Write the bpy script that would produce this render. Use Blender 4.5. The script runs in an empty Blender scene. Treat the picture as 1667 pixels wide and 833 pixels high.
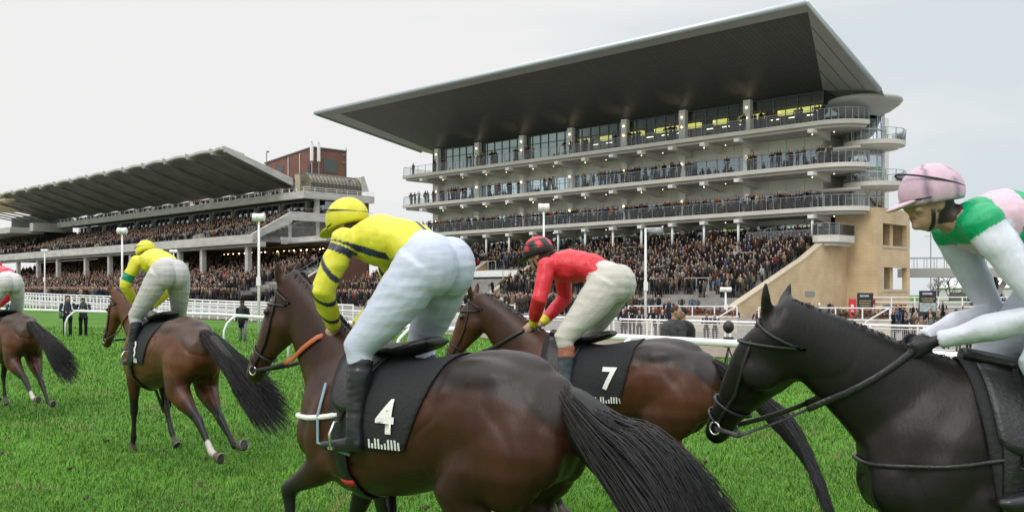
import bpy, bmesh, math, random
import numpy as np
from mathutils import Vector, Matrix, noise as mnoise
random.seed(7); np.random.seed(7)
R = math.radians
S = bpy.context.scene
COL = S.collection

# ------------------------------------------------------------------ camera
cd = bpy.data.cameras.new('camera'); cam = bpy.data.objects.new('camera', cd); COL.objects.link(cam)
EYE = 1.85
cam.location = (0, 0, EYE); cam.rotation_euler = (R(90), 0, 0)
cd.sensor_width = 36.0; cd.lens = 36.0*1620/1667; cd.shift_y = 0.0381
cd.clip_start = 0.1; cd.clip_end = 3000
S.camera = cam

# ------------------------------------------------------------------ world: bright overcast sky, thin cloud structure
SUN_EL, SUN_AZ = R(42), R(200)
w = bpy.data.worlds.new('World'); S.world = w; w.use_nodes = True
nt = w.node_tree; nt.nodes.clear()
def N_(nt, t, **k):
    n = nt.nodes.new(t)
    for a, b in k.items(): setattr(n, a, b)
    return n
out = N_(nt, 'ShaderNodeOutputWorld'); bg = N_(nt, 'ShaderNodeBackground')
tc = N_(nt, 'ShaderNodeTexCoord'); sep = N_(nt, 'ShaderNodeSeparateXYZ')
nt.links.new(tc.outputs['Generated'], sep.inputs[0])
mp = N_(nt, 'ShaderNodeMapping'); mp.inputs['Scale'].default_value = (1.6, 1.6, 7.0); mp.inputs['Location'].default_value = (0.35, 0.2, 0.4)
nt.links.new(tc.outputs['Generated'], mp.inputs[0])
nz = N_(nt, 'ShaderNodeTexNoise'); nz.inputs['Scale'].default_value = 1.6; nz.inputs['Detail'].default_value = 5; nz.inputs['Roughness'].default_value = .5
nt.links.new(mp.outputs[0], nz.inputs[0])
# the cloud is thinner and greyer to the right of the stands
ad = N_(nt, 'ShaderNodeMath', operation='MULTIPLY_ADD'); ad.inputs[1].default_value = 0.42; nt.links.new(sep.outputs[0], ad.inputs[0]); nt.links.new(nz.outputs[0], ad.inputs[2])
cr = N_(nt, 'ShaderNodeValToRGB')
e = cr.color_ramp.elements
e[0].position = .47; e[0].color = (.868, .868, .866, 1)
e[1].position = .78; e[1].color = (.68, .745, .785, 1)
nt.links.new(ad.outputs[0], cr.inputs[0])
ns = N_(nt, 'ShaderNodeTexSky'); ns.sky_type = 'NISHITA'; ns.sun_disc = False; ns.sun_elevation = SUN_EL; ns.sun_rotation = SUN_AZ
sc = N_(nt, 'ShaderNodeVectorMath', operation='SCALE'); sc.inputs[3].default_value = .1
nt.links.new(ns.outputs[0], sc.inputs[0])
mx = N_(nt, 'ShaderNodeMixRGB'); mx.inputs[0].default_value = .0
nt.links.new(cr.outputs[0], mx.inputs[1]); nt.links.new(sc.outputs[0], mx.inputs[2])
# overcast sky: brighter towards the zenith
mr = N_(nt, 'ShaderNodeMapRange'); mr.inputs[1].default_value = .30; mr.inputs[2].default_value = .85; mr.inputs[3].default_value = 1.0; mr.inputs[4].default_value = 2.6
nt.links.new(sep.outputs[2], mr.inputs[0])
nt.links.new(mx.outputs[0], bg.inputs[0]); nt.links.new(mr.outputs[0], bg.inputs[1])
nt.links.new(bg.outputs[0], out.inputs[0])
sd = bpy.data.lights.new('sun', 'SUN'); sun = bpy.data.objects.new('sun', sd); COL.objects.link(sun)
sd.energy = 1.1; sd.angle = R(22); sd.color = (1, .97, .92)
sun.rotation_euler = (R(90)-SUN_EL, 0, R(-28))       # soft light from behind the camera, left
S.view_settings.view_transform = 'Standard'; S.view_settings.look = 'None'
S.view_settings.exposure = 0.0; S.view_settings.gamma = 1.0; S.view_settings.use_curve_mapping = False
S.render.engine = 'CYCLES'; S.cycles.transparent_max_bounces = 32

# ------------------------------------------------------------------ helpers
def link(o, parent=None):
    COL.objects.link(o)
    if parent is not None: o.parent = parent
    return o
def tag(o, label=None, cat=None, group=None, kind=None):
    if label: o['label'] = label
    if cat: o['category'] = cat
    if group: o['group'] = group
    if kind: o['kind'] = kind
    return o
def empty(name, loc=(0, 0, 0), rz=0.0, label=None, cat=None, group=None):
    o = bpy.data.objects.new(name, None); COL.objects.link(o)
    o.location = loc; o.rotation_euler = (0, 0, rz); o.empty_display_size = .2
    return tag(o, label, cat, group)

_m = {}
def mat(name, col, rough=.6, metal=0.0, spec=.5, var=0.0, vscale=5.0, bump=0.0, bscale=40.0, emit=None, estr=0.0, stretch=None, detail=4.0):
    if name in _m: return _m[name]
    m = bpy.data.materials.new(name); m.use_nodes = True; t = m.node_tree; b = t.nodes['Principled BSDF']
    b.inputs['Base Color'].default_value = (*col, 1); b.inputs['Roughness'].default_value = rough
    b.inputs['Metallic'].default_value = metal; b.inputs['Specular IOR Level'].default_value = spec
    if var or bump:
        c = N_(t, 'ShaderNodeTexCoord'); mpn = N_(t, 'ShaderNodeMapping'); t.links.new(c.outputs['Object'], mpn.inputs[0])
        if stretch: mpn.inputs['Scale'].default_value = stretch
    if var:
        n = N_(t, 'ShaderNodeTexNoise'); n.inputs['Scale'].default_value = vscale; n.inputs['Detail'].default_value = detail
        t.links.new(mpn.outputs[0], n.inputs[0])
        r = N_(t, 'ShaderNodeMapRange'); r.inputs[1].default_value = .3; r.inputs[2].default_value = .7; r.inputs[3].default_value = 1-var; r.inputs[4].default_value = 1+var
        t.links.new(n.outputs[0], r.inputs[0])
        h = N_(t, 'ShaderNodeVectorMath', operation='SCALE'); h.inputs[0].default_value = col
        t.links.new(r.outputs[0], h.inputs[3]); t.links.new(h.outputs[0], b.inputs['Base Color'])
    if bump:
        n2 = N_(t, 'ShaderNodeTexNoise'); n2.inputs['Scale'].default_value = bscale; n2.inputs['Detail'].default_value = 3
        t.links.new(mpn.outputs[0], n2.inputs[0])
        bp = N_(t, 'ShaderNodeBump'); bp.inputs['Strength'].default_value = bump; bp.inputs['Distance'].default_value = .02
        t.links.new(n2.outputs[0], bp.inputs['Height']); t.links.new(bp.outputs[0], b.inputs['Normal'])
    if emit:
        b.inputs['Emission Color'].default_value = (*emit, 1); b.inputs['Emission Strength'].default_value = estr
    _m[name] = m; return m
def attr_mat(name, rough=.7, spec=.3, var=.12, vscale=30., bump=0.0, bscale=60., stretch=None, sheen=0.0):
    """colour comes from the mesh's own 'col' attribute (real dye / coat colour)"""
    if name in _m: return _m[name]
    m = bpy.data.materials.new(name); m.use_nodes = True; t = m.node_tree; b = t.nodes['Principled BSDF']
    a = N_(t, 'ShaderNodeVertexColor', layer_name='col'); c = N_(t, 'ShaderNodeTexCoord'); mpn = N_(t, 'ShaderNodeMapping')
    t.links.new(c.outputs['Object'], mpn.inputs[0])
    if stretch: mpn.inputs['Scale'].default_value = stretch
    n = N_(t, 'ShaderNodeTexNoise'); n.inputs['Scale'].default_value = vscale; n.inputs['Detail'].default_value = 4
    t.links.new(mpn.outputs[0], n.inputs[0])
    r = N_(t, 'ShaderNodeMapRange'); r.inputs[1].default_value = .3; r.inputs[2].default_value = .7; r.inputs[3].default_value = 1-var; r.inputs[4].default_value = 1+var
    t.links.new(n.outputs[0], r.inputs[0])
    h = N_(t, 'ShaderNodeVectorMath', operation='SCALE'); t.links.new(a.outputs[0], h.inputs[0]); t.links.new(r.outputs[0], h.inputs[3])
    t.links.new(h.outputs[0], b.inputs['Base Color'])
    b.inputs['Roughness'].default_value = rough; b.inputs['Specular IOR Level'].default_value = spec
    if sheen: b.inputs['Sheen Weight'].default_value = sheen
    if bump:
        n2 = N_(t, 'ShaderNodeTexNoise'); n2.inputs['Scale'].default_value = bscale; n2.inputs['Detail'].default_value = 3
        t.links.new(mpn.outputs[0], n2.inputs[0])
        bp = N_(t, 'ShaderNodeBump'); bp.inputs['Strength'].default_value = bump; bp.inputs['Distance'].default_value = .02
        t.links.new(n2.outputs[0], bp.inputs['Height']); t.links.new(bp.outputs[0], b.inputs['Normal'])
    _m[name] = m; return m
def glass(name, col, trans=.4, rough=.03, refl=(.9, .95, 1)):
    if name in _m: return _m[name]
    m = bpy.data.materials.new(name); m.use_nodes = True; t = m.node_tree; t.nodes.clear()
    o = N_(t, 'ShaderNodeOutputMaterial'); g = N_(t, 'ShaderNodeBsdfGlossy'); g.inputs['Roughness'].default_value = rough; g.inputs['Color'].default_value = (*refl, 1)
    tr = N_(t, 'ShaderNodeBsdfTransparent'); tr.inputs[0].default_value = (*col, 1)
    fr = N_(t, 'ShaderNodeFresnel'); fr.inputs[0].default_value = 1.5
    r = N_(t, 'ShaderNodeMapRange'); r.inputs[1].default_value = 0; r.inputs[2].default_value = 1; r.inputs[3].default_value = 1-trans; r.inputs[4].default_value = 1
    t.links.new(fr.outputs[0], r.inputs[0])
    x = N_(t, 'ShaderNodeMixShader'); t.links.new(r.outputs[0], x.inputs[0]); t.links.new(tr.outputs[0], x.inputs[1]); t.links.new(g.outputs[0], x.inputs[2])
    t.links.new(x.outputs[0], o.inputs[0]); _m[name] = m; return m

class MB:
    def __init__(s): s.v = []; s.f = []; s.mi = []; s.c = []; s.mats = []; s.sm = []
    def slot(s, m):
        if m not in s.mats: s.mats.append(m)
        return s.mats.index(m)
    def add(s, vs, fs, m=None, col=None, smooth=False):
        k = len(s.v); i = s.slot(m) if m else 0
        s.v += [tuple(p) for p in vs]; s.f += [tuple(a+k for a in f) for f in fs]
        s.mi += [i]*len(fs); s.sm += [smooth]*len(fs); s.c += [col or (1, 1, 1)]*len(vs)
    def box(s, x0, x1, y0, y1, z0, z1, m=None, col=None):
        v = [(x0,y0,z0),(x1,y0,z0),(x1,y1,z0),(x0,y1,z0),(x0,y0,z1),(x1,y0,z1),(x1,y1,z1),(x0,y1,z1)]
        s.add(v, [(0,3,2,1),(4,5,6,7),(0,1,5,4),(1,2,6,5),(2,3,7,6),(3,0,4,7)], m, col)
    def prism(s, pts, z0, z1, m=None, col=None, axis='z'):
        """polygon extruded; axis z: pts (x,y); axis x: pts (y,z) between x=z0..z1; z1/z0 may be lists"""
        n = len(pts)
        a0 = z0 if isinstance(z0, (list, tuple)) else [z0]*n; a1 = z1 if isinstance(z1, (list, tuple)) else [z1]*n
        if axis == 'z': v = [(p[0], p[1], a0[i]) for i, p in enumerate(pts)] + [(p[0], p[1], a1[i]) for i, p in enumerate(pts)]
        elif axis == 'x': v = [(a0[i], p[0], p[1]) for i, p in enumerate(pts)] + [(a1[i], p[0], p[1]) for i, p in enumerate(pts)]
        else: v = [(p[0], a0[i], p[1]) for i, p in enumerate(pts)] + [(p[0], a1[i], p[1]) for i, p in enumerate(pts)]
        f = [tuple(range(n-1, -1, -1)), tuple(range(n, 2*n))] + [(i, (i+1) % n, n+(i+1) % n, n+i) for i in range(n)]
        s.add(v, f, m, col)
    def bar(s, a, b, w, h=None, m=None, col=None):
        a = Vector(a); b = Vector(b); h = h or w; d = (b-a)
        if d.length < 1e-6: return
        d.normalize(); up = Vector((0, 0, 1)) if abs(d.z) < .95 else Vector((0, 1, 0))
        r = d.cross(up).normalized(); u = r.cross(d)
        v = [p + r*sx*w/2 + u*sy*h/2 for p in (a, b) for sx, sy in ((-1,-1),(1,-1),(1,1),(-1,1))]
        s.add(v, [(0,1,2,3),(7,6,5,4),(0,4,5,1),(1,5,6,2),(2,6,7,3),(3,7,4,0)], m, col)
    def tube(s, path, r, n=8, m=None, col=None, smooth=True, cap=True):
        """r: number or list of numbers or list of (side, depth) pairs"""
        P = [Vector(p) for p in path]; k = len(P)
        rr = r if isinstance(r, (list, tuple)) else [r]*k
        vs = []; ref = None
        for i in range(k):
            t = (P[min(i+1, k-1)] - P[max(i-1, 0)]).normalized()
            if ref is None:
                ref = Vector((0, 1, 0)) if abs(t.y) < .9 else Vector((1, 0, 0))
            u = (ref - t*ref.dot(t))
            if u.length < 1e-5: u = Vector((0, 0, 1)) - t*t.z
            u.normalize(); ref = u; q = t.cross(u)
            a, b = (rr[i] if isinstance(rr[i], (list, tuple)) else (rr[i], rr[i]))
            for j in range(n):
                an = 2*math.pi*j/n; vs.append(P[i] + u*a*math.cos(an) + q*b*math.sin(an))
        fs = [(i*n+j, i*n+(j+1) % n, (i+1)*n+(j+1) % n, (i+1)*n+j) for i in range(k-1) for j in range(n)]
        if cap: fs += [tuple(range(n-1, -1, -1)), tuple(range((k-1)*n, k*n))]
        s.add(vs, fs, m, col, smooth)
    def ell(s, c, r, m=None, col=None, nu=12, nv=8, rot=None):
        vs = []; c = Vector(c)
        for i in range(nv+1):
            th = math.pi*i/nv
            for j in range(nu):
                ph = 2*math.pi*j/nu
                p = Vector((r[0]*math.sin(th)*math.cos(ph), r[1]*math.sin(th)*math.sin(ph), r[2]*math.cos(th)))
                if rot is not None: p = rot @ p
                vs.append(c+p)
        fs = [(i*nu+j, (i+1)*nu+j, (i+1)*nu+(j+1) % nu, i*nu+(j+1) % nu) for i in range(nv) for j in range(nu)]
        s.add(vs, fs, m, col, True)
    def mesh(s, name):
        me = bpy.data.meshes.new(name); me.from_pydata(s.v, [], s.f)
        for m in s.mats: me.materials.append(m)
        me.polygons.foreach_set('material_index', s.mi); me.polygons.foreach_set('use_smooth', s.sm)
        a = me.color_attributes.new('col', 'FLOAT_COLOR', 'POINT')
        c = np.ones((len(s.v), 4), 'f4'); c[:, :3] = np.array(s.c, 'f4'); a.data.foreach_set('color', c.ravel())
        me.update(); return me
    def build(s, name, parent=None, loc=None):
        o = bpy.data.objects.new(name, s.mesh(name)); link(o, parent)
        if loc is not None: o.location = loc
        return o
def evaluated(o):
    dg = bpy.context.evaluated_depsgraph_get(); dg.update()
    me = bpy.data.meshes.new_from_object(o.evaluated_get(dg)); return me
def remeshed(mb, voxel, smooth=6, fac=.5, name='body', decimate=None):
    me = mb.mesh(name); o = bpy.data.objects.new(name, me); COL.objects.link(o)
    r = o.modifiers.new('r', 'REMESH'); r.mode = 'VOXEL'; r.voxel_size = voxel; r.use_smooth_shade = True
    s_ = o.modifiers.new('s', 'SMOOTH'); s_.iterations = smooth; s_.factor = fac
    bpy.context.view_layer.update()
    nm = evaluated(o); bpy.data.objects.remove(o); bpy.data.meshes.remove(me)
    nm.name = name
    nm.polygons.foreach_set('use_smooth', [True]*len(nm.polygons))
    return nm
def verts_np(me):
    a = np.empty(len(me.vertices)*3, 'f4'); me.vertices.foreach_get('co', a); return a.reshape(-1, 3)
def set_verts(me, a): me.vertices.foreach_set('co', a.astype('f4').ravel()); me.update()
def set_col(me, c):
    a = me.color_attributes.get('col') or me.color_attributes.new('col', 'FLOAT_COLOR', 'POINT')
    k = np.ones((len(me.vertices), 4), 'f4'); k[:, :3] = c; a.data.foreach_set('color', k.ravel())
def obj(name, me, parent=None, m=None):
    o = bpy.data.objects.new(name, me)
    if m is not None: me.materials.clear(); me.materials.append(m)
    return link(o, parent)
def sstep(a, b, x): 
    t = np.clip((np.asarray(x, float)-a)/(b-a), 0, 1); return t*t*(3-2*t)
def fastmesh(name, v, f, mats, mi=None, col=None, smooth=False):
    """v (n,3), f (m,k) arrays of equal face size"""
    me = bpy.data.meshes.new(name); n, k = f.shape
    me.vertices.add(len(v)); me.vertices.foreach_set('co', v.astype('f4').ravel())
    me.loops.add(n*k); me.loops.foreach_set('vertex_index', f.astype('i4').ravel())
    me.polygons.add(n); me.polygons.foreach_set('loop_start', np.arange(0, n*k, k, dtype='i4'))
    try: me.polygons.foreach_set('loop_total', np.full(n, k, 'i4'))
    except Exception: pass
    for m in mats: me.materials.append(m)
    if mi is not None: me.polygons.foreach_set('material_index', mi.astype('i4'))
    me.polygons.foreach_set('use_smooth', np.full(n, smooth, dtype=bool))
    if col is not None:
        a = me.color_attributes.new('col', 'FLOAT_COLOR', 'POINT'); c = np.ones((len(v), 4), 'f4'); c[:, :3] = col; a.data.foreach_set('color', c.ravel())
    me.update(calc_edges=True); return me

# ------------------------------------------------------------------ terrain shape
RAIL = [(9.5, 4.5), (7.3, 8.0), (5.63, 10.95), (2.13, 16.7), (-1.35, 21.1), (-7.95, 31.9), (-11.3, 37.8), (-18.4, 43.7), (-23.8, 49), (-29.5, 55), (-40, 66)]
FENCE = [(33, 31.5, -.5), (19.9, 38.6, -.48), (14.1, 44.5, -.48), (6.6, 52, -.47), (-4.2, 60, -.35), (-13, 66.8, -.15), (-22, 76, -.04), (-37, 90, .35), (-46, 97, .55), (-58, 112, .8), (-75, 130, 1.0)]
PATH_A = [(30, 12), (15, 30), (7.3, 37.6), (2, 46), (-3.1, 56), (-12.3, 65.3), (-21.5, 74.6), (-36.5, 89.0), (-58, 110.5)]
def side_rail(x, y, RAIL=RAIL):
    """signed distance beyond the running rail (positive: grandstand side)"""
    x = np.asarray(x, float); y = np.asarray(y, float); best = np.full(x.shape, 1e9); sg = np.ones(x.shape)
    for (ax, ay), (bx, by) in zip(RAIL[:-1], RAIL[1:]):
        dx, dy = bx-ax, by-ay; t = np.clip(((x-ax)*dx+(y-ay)*dy)/(dx*dx+dy*dy), 0, 1)
        ex, ey = x-ax-t*dx, y-ay-t*dy; d = np.hypot(ex, ey); s = np.sign(dy*ex - dx*ey)
        m = d < best; best = np.where(m, d, best); sg = np.where(m, s, sg)
    return best*sg
def ground_z(x, y):
    d = side_rail(x, y)
    h = np.interp(np.asarray(y, float)-.25*np.asarray(x, float), [0, 33, 50, 61, 70, 81, 99, 126, 180, 400], [-.48, -.48, -.47, -.35, -.15, -.04, .35, .85, 1.3, 1.5])
    return sstep(.3, 9.0, d)*h
def gz(x, y): return float(ground_z(np.array([x]), np.array([y]))[0])
# ------------------------------------------------------------------ materials for the setting
WHITE = mat('white_paint', (.78, .78, .76), .45, var=.05, vscale=3)
CREAM = mat('cream_cladding', (.74, .72, .66), .6, var=.06, vscale=.6)
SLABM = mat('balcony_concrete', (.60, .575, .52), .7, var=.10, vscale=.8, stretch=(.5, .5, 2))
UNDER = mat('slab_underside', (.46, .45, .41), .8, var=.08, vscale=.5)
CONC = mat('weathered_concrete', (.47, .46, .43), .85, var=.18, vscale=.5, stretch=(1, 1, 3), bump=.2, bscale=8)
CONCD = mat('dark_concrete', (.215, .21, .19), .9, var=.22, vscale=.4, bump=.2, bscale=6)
STEP = mat('terrace_step', (.25, .245, .23), .9, var=.2, vscale=1.5)
FRAME = mat('window_frame_grey', (.10, .11, .11), .5)
FRAMEW = mat('window_frame_light', (.5, .52, .52), .5)
BARR = mat('barrier_grey', (.42, .43, .43), .5)
STEEL = mat('galvanised_steel', (.33, .34, .34), .4, .6)
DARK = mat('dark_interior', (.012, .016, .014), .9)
OLIVE = mat('olive_interior', (.10, .11, .03), .9)
LIT = mat('lamp_glow', (1, .95, .8), .5, emit=(1, .9, .68), estr=5)
LITW = mat('lamp_glow_warm', (1, .85, .6), .5, emit=(1, .78, .45), estr=6)
STRIP = mat('ceiling_light_strip', (.9, .85, .4), .5, emit=(.80, .72, .20), estr=1.6)
GL5 = glass('lounge_glass', (.50, .55, .50), .97, .03, (.22, .28, .27))
GL4 = glass('box_glass', (.32, .42, .44), .66, .05, (.50, .64, .70))
GLR = glass('railing_glass', (.93, .96, .96), .99)
GLT = glass('stair_tower_glass', (.6, .7, .74), .5)
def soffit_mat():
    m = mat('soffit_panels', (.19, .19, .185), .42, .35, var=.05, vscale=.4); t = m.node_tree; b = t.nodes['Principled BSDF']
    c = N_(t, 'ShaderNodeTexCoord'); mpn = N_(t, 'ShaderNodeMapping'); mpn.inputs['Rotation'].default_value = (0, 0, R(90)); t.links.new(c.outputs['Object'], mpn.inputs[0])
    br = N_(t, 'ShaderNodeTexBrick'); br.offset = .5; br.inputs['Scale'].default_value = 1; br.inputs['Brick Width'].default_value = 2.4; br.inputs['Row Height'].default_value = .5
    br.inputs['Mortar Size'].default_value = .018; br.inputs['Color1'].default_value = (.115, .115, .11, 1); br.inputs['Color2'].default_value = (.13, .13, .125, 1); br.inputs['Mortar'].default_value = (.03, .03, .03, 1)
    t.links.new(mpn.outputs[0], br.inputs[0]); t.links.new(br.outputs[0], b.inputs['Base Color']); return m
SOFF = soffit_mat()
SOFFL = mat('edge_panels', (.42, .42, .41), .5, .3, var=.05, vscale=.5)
RIM = mat('roof_rim', (.52, .57, .60), .35, .5)
def brick_mat(name, c1, c2, mort, bw=.45, rh=.2, ms=.012, sc=1.0):
    m = bpy.data.materials.new(name); m.use_nodes = True; t = m.node_tree; b = t.nodes['Principled BSDF']; b.inputs['Roughness'].default_value = .85
    c = N_(t, 'ShaderNodeTexCoord'); sp = N_(t, 'ShaderNodeSeparateXYZ'); t.links.new(c.outputs['Object'], sp.inputs[0])
    a = N_(t, 'ShaderNodeMath', operation='ADD'); t.links.new(sp.outputs[0], a.inputs[0]); t.links.new(sp.outputs[1], a.inputs[1])
    cb = N_(t, 'ShaderNodeCombineXYZ'); t.links.new(a.outputs[0], cb.inputs[0]); t.links.new(sp.outputs[2], cb.inputs[1])
    br = N_(t, 'ShaderNodeTexBrick'); br.inputs['Scale'].default_value = sc; br.inputs['Brick Width'].default_value = bw; br.inputs['Row Height'].default_value = rh; br.inputs['Mortar Size'].default_value = ms
    br.inputs['Color1'].default_value = (*c1, 1); br.inputs['Color2'].default_value = (*c2, 1); br.inputs['Mortar'].default_value = (*mort, 1)
    t.links.new(cb.outputs[0], br.inputs[0])
    n = N_(t, 'ShaderNodeTexNoise'); n.inputs['Scale'].default_value = .6; n.inputs['Detail'].default_value = 6; t.links.new(c.outputs['Object'], n.inputs[0])
    r = N_(t, 'ShaderNodeMapRange'); r.inputs[1].default_value = .3; r.inputs[2].default_value = .7; r.inputs[3].default_value = .86; r.inputs[4].default_value = 1.12; t.links.new(n.outputs[0], r.inputs[0])
    h = N_(t, 'ShaderNodeVectorMath', operation='SCALE'); t.links.new(br.outputs[0], h.inputs[0]); t.links.new(r.outputs[0], h.inputs[3])
    t.links.new(h.outputs[0], b.inputs['Base Color']); return m
TAN = brick_mat('tan_blockwork', (.56, .42, .25), (.60, .455, .28), (.48, .37, .23), .9, .3, .012)
TANCAP = mat('tan_coping', (.50, .42, .31), .8, var=.1)
RED = brick_mat('red_brickwork', (.16, .065, .045), (.20, .08, .055), (.13, .085, .07), .45, .15, .02)

# ------------------------------------------------------------------ ground
def ground_mat():
    m = bpy.data.materials.new('turf'); m.use_nodes = True; t = m.node_tree; b = t.nodes['Principled BSDF']; b.inputs['Roughness'].default_value = .9; b.inputs['Specular IOR Level'].default_value = .15
    c = N_(t, 'ShaderNodeTexCoord')
    def nz_(s, d=6, dist=0.0):
        n = N_(t, 'ShaderNodeTexNoise'); n.inputs['Scale'].default_value = s; n.inputs['Detail'].default_value = d; n.inputs['Distortion'].default_value = dist; t.links.new(c.outputs['Object'], n.inputs[0]); return n
    n1 = nz_(.35); n2 = nz_(7., 8, .3); n3 = nz_(45., 4)
    r1 = N_(t, 'ShaderNodeValToRGB'); e = r1.color_ramp.elements; e[0].position = .35; e[0].color = (.045, .125, .012, 1); e[1].position = .68; e[1].color = (.105, .235, .03, 1)
    t.links.new(n2.outputs[0], r1.inputs[0])
    r2 = N_(t, 'ShaderNodeMapRange'); r2.inputs[1].default_value = .3; r2.inputs[2].default_value = .7; r2.inputs[3].default_value = .75; r2.inputs[4].default_value = 1.2; t.links.new(n1.outputs[0], r2.inputs[0])
    r3 = N_(t, 'ShaderNodeMapRange'); r3.inputs[1].default_value = .3; r3.inputs[2].default_value = .7; r3.inputs[3].default_value = .7; r3.inputs[4].default_value = 1.2; t.links.new(n3.outputs[0], r3.inputs[0])
    mu = N_(t, 'ShaderNodeMath', operation='MULTIPLY'); t.links.new(r2.outputs[0], mu.inputs[0]); t.links.new(r3.outputs[0], mu.inputs[1])
    h = N_(t, 'ShaderNodeVectorMath', operation='SCALE'); t.links.new(r1.outputs[0], h.inputs[0]); t.links.new(mu.outputs[0], h.inputs[3])
    t.links.new(h.outputs[0], b.inputs['Base Color']); return m
TURF = ground_mat()
xs = np.concatenate([np.linspace(-900, -160, 12), np.linspace(-150, -52, 50), np.linspace(-50, 26, 109), np.linspace(28, 80, 27), np.linspace(90, 900, 12)])
ys = np.concatenate([[-60, -20], np.linspace(0, 84, 121), np.linspace(86, 200, 58), np.linspace(210, 1600, 12)])
X, Y = np.meshgrid(xs, ys); Z = ground_z(X.ravel(), Y.ravel()) - .02
nx, ny = len(xs), len(ys)
idx = np.arange(nx*ny).reshape(ny, nx)
F = np.stack([idx[:-1, :-1], idx[:-1, 1:], idx[1:, 1:], idx[1:, :-1]], -1).reshape(-1, 4)
gr = obj('ground', fastmesh('ground', np.stack([X.ravel(), Y.ravel(), Z], 1), F, [TURF], smooth=True)); tag(gr, kind='structure')
# path between the rails and the concourse behind: strips following the rail and the fence
PATHM = mat('dirt_path', (.21, .165, .125), .95, var=.25, vscale=2.5, bump=.5, bscale=30, detail=8)
TARM = mat('concourse_tarmac', (.20, .185, .17), .9, var=.15, vscale=.6)
def strip(name, A, B, m, dz, n=30):
    A = np.array(A, float); B = np.array(B, float); mesh_v = []; rows = len(A)
    P = []
    tt = np.linspace(0, rows-1, rows*4)
    for q in tt:
        i = min(int(q), rows-2); fr = q-i; a = A[i]*(1-fr)+A[i+1]*fr; b = B[i]*(1-fr)+B[i+1]*fr
        for k in range(n+1):
            p = a+(b-a)*k/n; P.append(p)
    P = np.array(P); z = ground_z(P[:, 0], P[:, 1]) + dz
    idx = np.arange(len(P)).reshape(-1, n+1)
    F = np.stack([idx[:-1, :-1], idx[:-1, 1:], idx[1:, 1:], idx[1:, :-1]], -1).reshape(-1, 4)
    o = obj(name, fastmesh(name, np.column_stack([P, z]), F, [m], smooth=True)); return tag(o, kind='structure')
strip('path', PATH_A,
      [(34, 31.2), (19.9, 38.5), (14.1, 44.4), (6.6, 51.9), (-4.2, 59.9), (-13, 66.7), (-22, 75.8), (-37, 89.8), (-58.3, 111)], PATHM, .012, 16)
strip('concourse', [(33.2, 31.2), (20, 38.7), (14, 44.7), (6.6, 52.1), (-4.4, 60.1), (-22, 76.1), (-37, 89.7), (-58, 111.7), (-75, 130), (-95, 150)],
      [(140, 30), (130, 60), (120, 90), (90, 130), (40, 150), (-30, 190), (-60, 215), (-110, 240), (-150, 260), (-190, 280)], TARM, .03, 40)

# ------------------------------------------------------------------ frames of the two stands (local x along the front, y towards the track)
UX, UY = -.70993, .70428
TH = math.atan2(UY, UX)
ON = (29.705, 95.0); OO = (-31.34, 150.0)
def WN(u, v, z=0): return (ON[0]+u*UX-v*UY, ON[1]+u*UY+v*UX, z)
def WO(u, v, z=0): return (OO[0]+u*UX-v*UY, OO[1]+u*UY+v*UX, z)

# ================================================================== NEW GRANDSTAND
ns_ = empty('modern_grandstand', (ON[0], ON[1], 0), TH, 'tall modern grandstand with pale balconies under a huge overhanging dark wedge roof', 'grandstand')
LV = [18.55, 14.45, 10.3]          # balcony floor levels
UL, UR = 63.5, 1.0
# roof
b = MB()
A = (70.2, 10, 26.9); B = (-3.7, 10, 26.9); C = (-5.0, -1.2, 20.9); D = (-4.2, -6, 20.2); G1 = (2.07, -4, 22.25); G2 = (61.6, -4, 22.25); G3 = (2.07, -14, 21.6); A2 = (66.5, -6, 22.9); G4 = (61.6, -14, 21.6)
def inset(p, q, f): return tuple(p[i]+(q[i]-p[i])*f for i in range(3))
Ai = (66.2, 8.7, 26.47); Bi = (-3.1, 8.7, 26.47)
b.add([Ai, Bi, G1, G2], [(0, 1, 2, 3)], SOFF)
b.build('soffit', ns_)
b = MB()
b.add([A, B, Bi, Ai], [(0, 1, 2, 3)], SOFFL)
b.build('fascia_panel', ns_)
b = MB()
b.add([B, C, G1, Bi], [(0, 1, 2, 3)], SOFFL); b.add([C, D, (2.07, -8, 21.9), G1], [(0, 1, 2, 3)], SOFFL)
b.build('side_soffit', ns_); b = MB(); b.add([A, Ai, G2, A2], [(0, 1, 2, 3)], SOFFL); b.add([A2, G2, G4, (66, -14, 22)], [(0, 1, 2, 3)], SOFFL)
for f in (.25, .5, .75):                 # panel joints on the side soffit, standing slightly proud
    p = inset(B, Bi, 0); q1 = inset(B, G1, f); q2 = inset(C, G1, f*.98)
    b.bar((q1[0]-.02, q1[1], q1[2]-.03), (q2[0]-.02, q2[1], q2[2]-.03), .05, .05, FRAME)
b.build('side_soffit', ns_)
b = MB()
RB = (-5, -16, 20.4)
TOP = [(70.2, 10, 27.2), (-3.7, 10, 27.2), (-5.0, -1.2, 21.15), (-3.6, -6.0, 20.9), (3, -14, 22.2), (64, -14, 22.4), (66.5, -6, 23.2)]
b.add(TOP, [(0, 6, 5, 4), (0, 4, 1), (1, 4, 3, 2)], RIM)
b.tube([A2, A, B, C], .26, 8, RIM)
for (p, q) in ((A, B), (B, C)): b.tube([(p[0], p[1]+.02, p[2]+.12), (q[0], q[1]+.02, q[2]+.12)], .2, 8, RIM)
b.build('roof', ns_)
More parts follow.
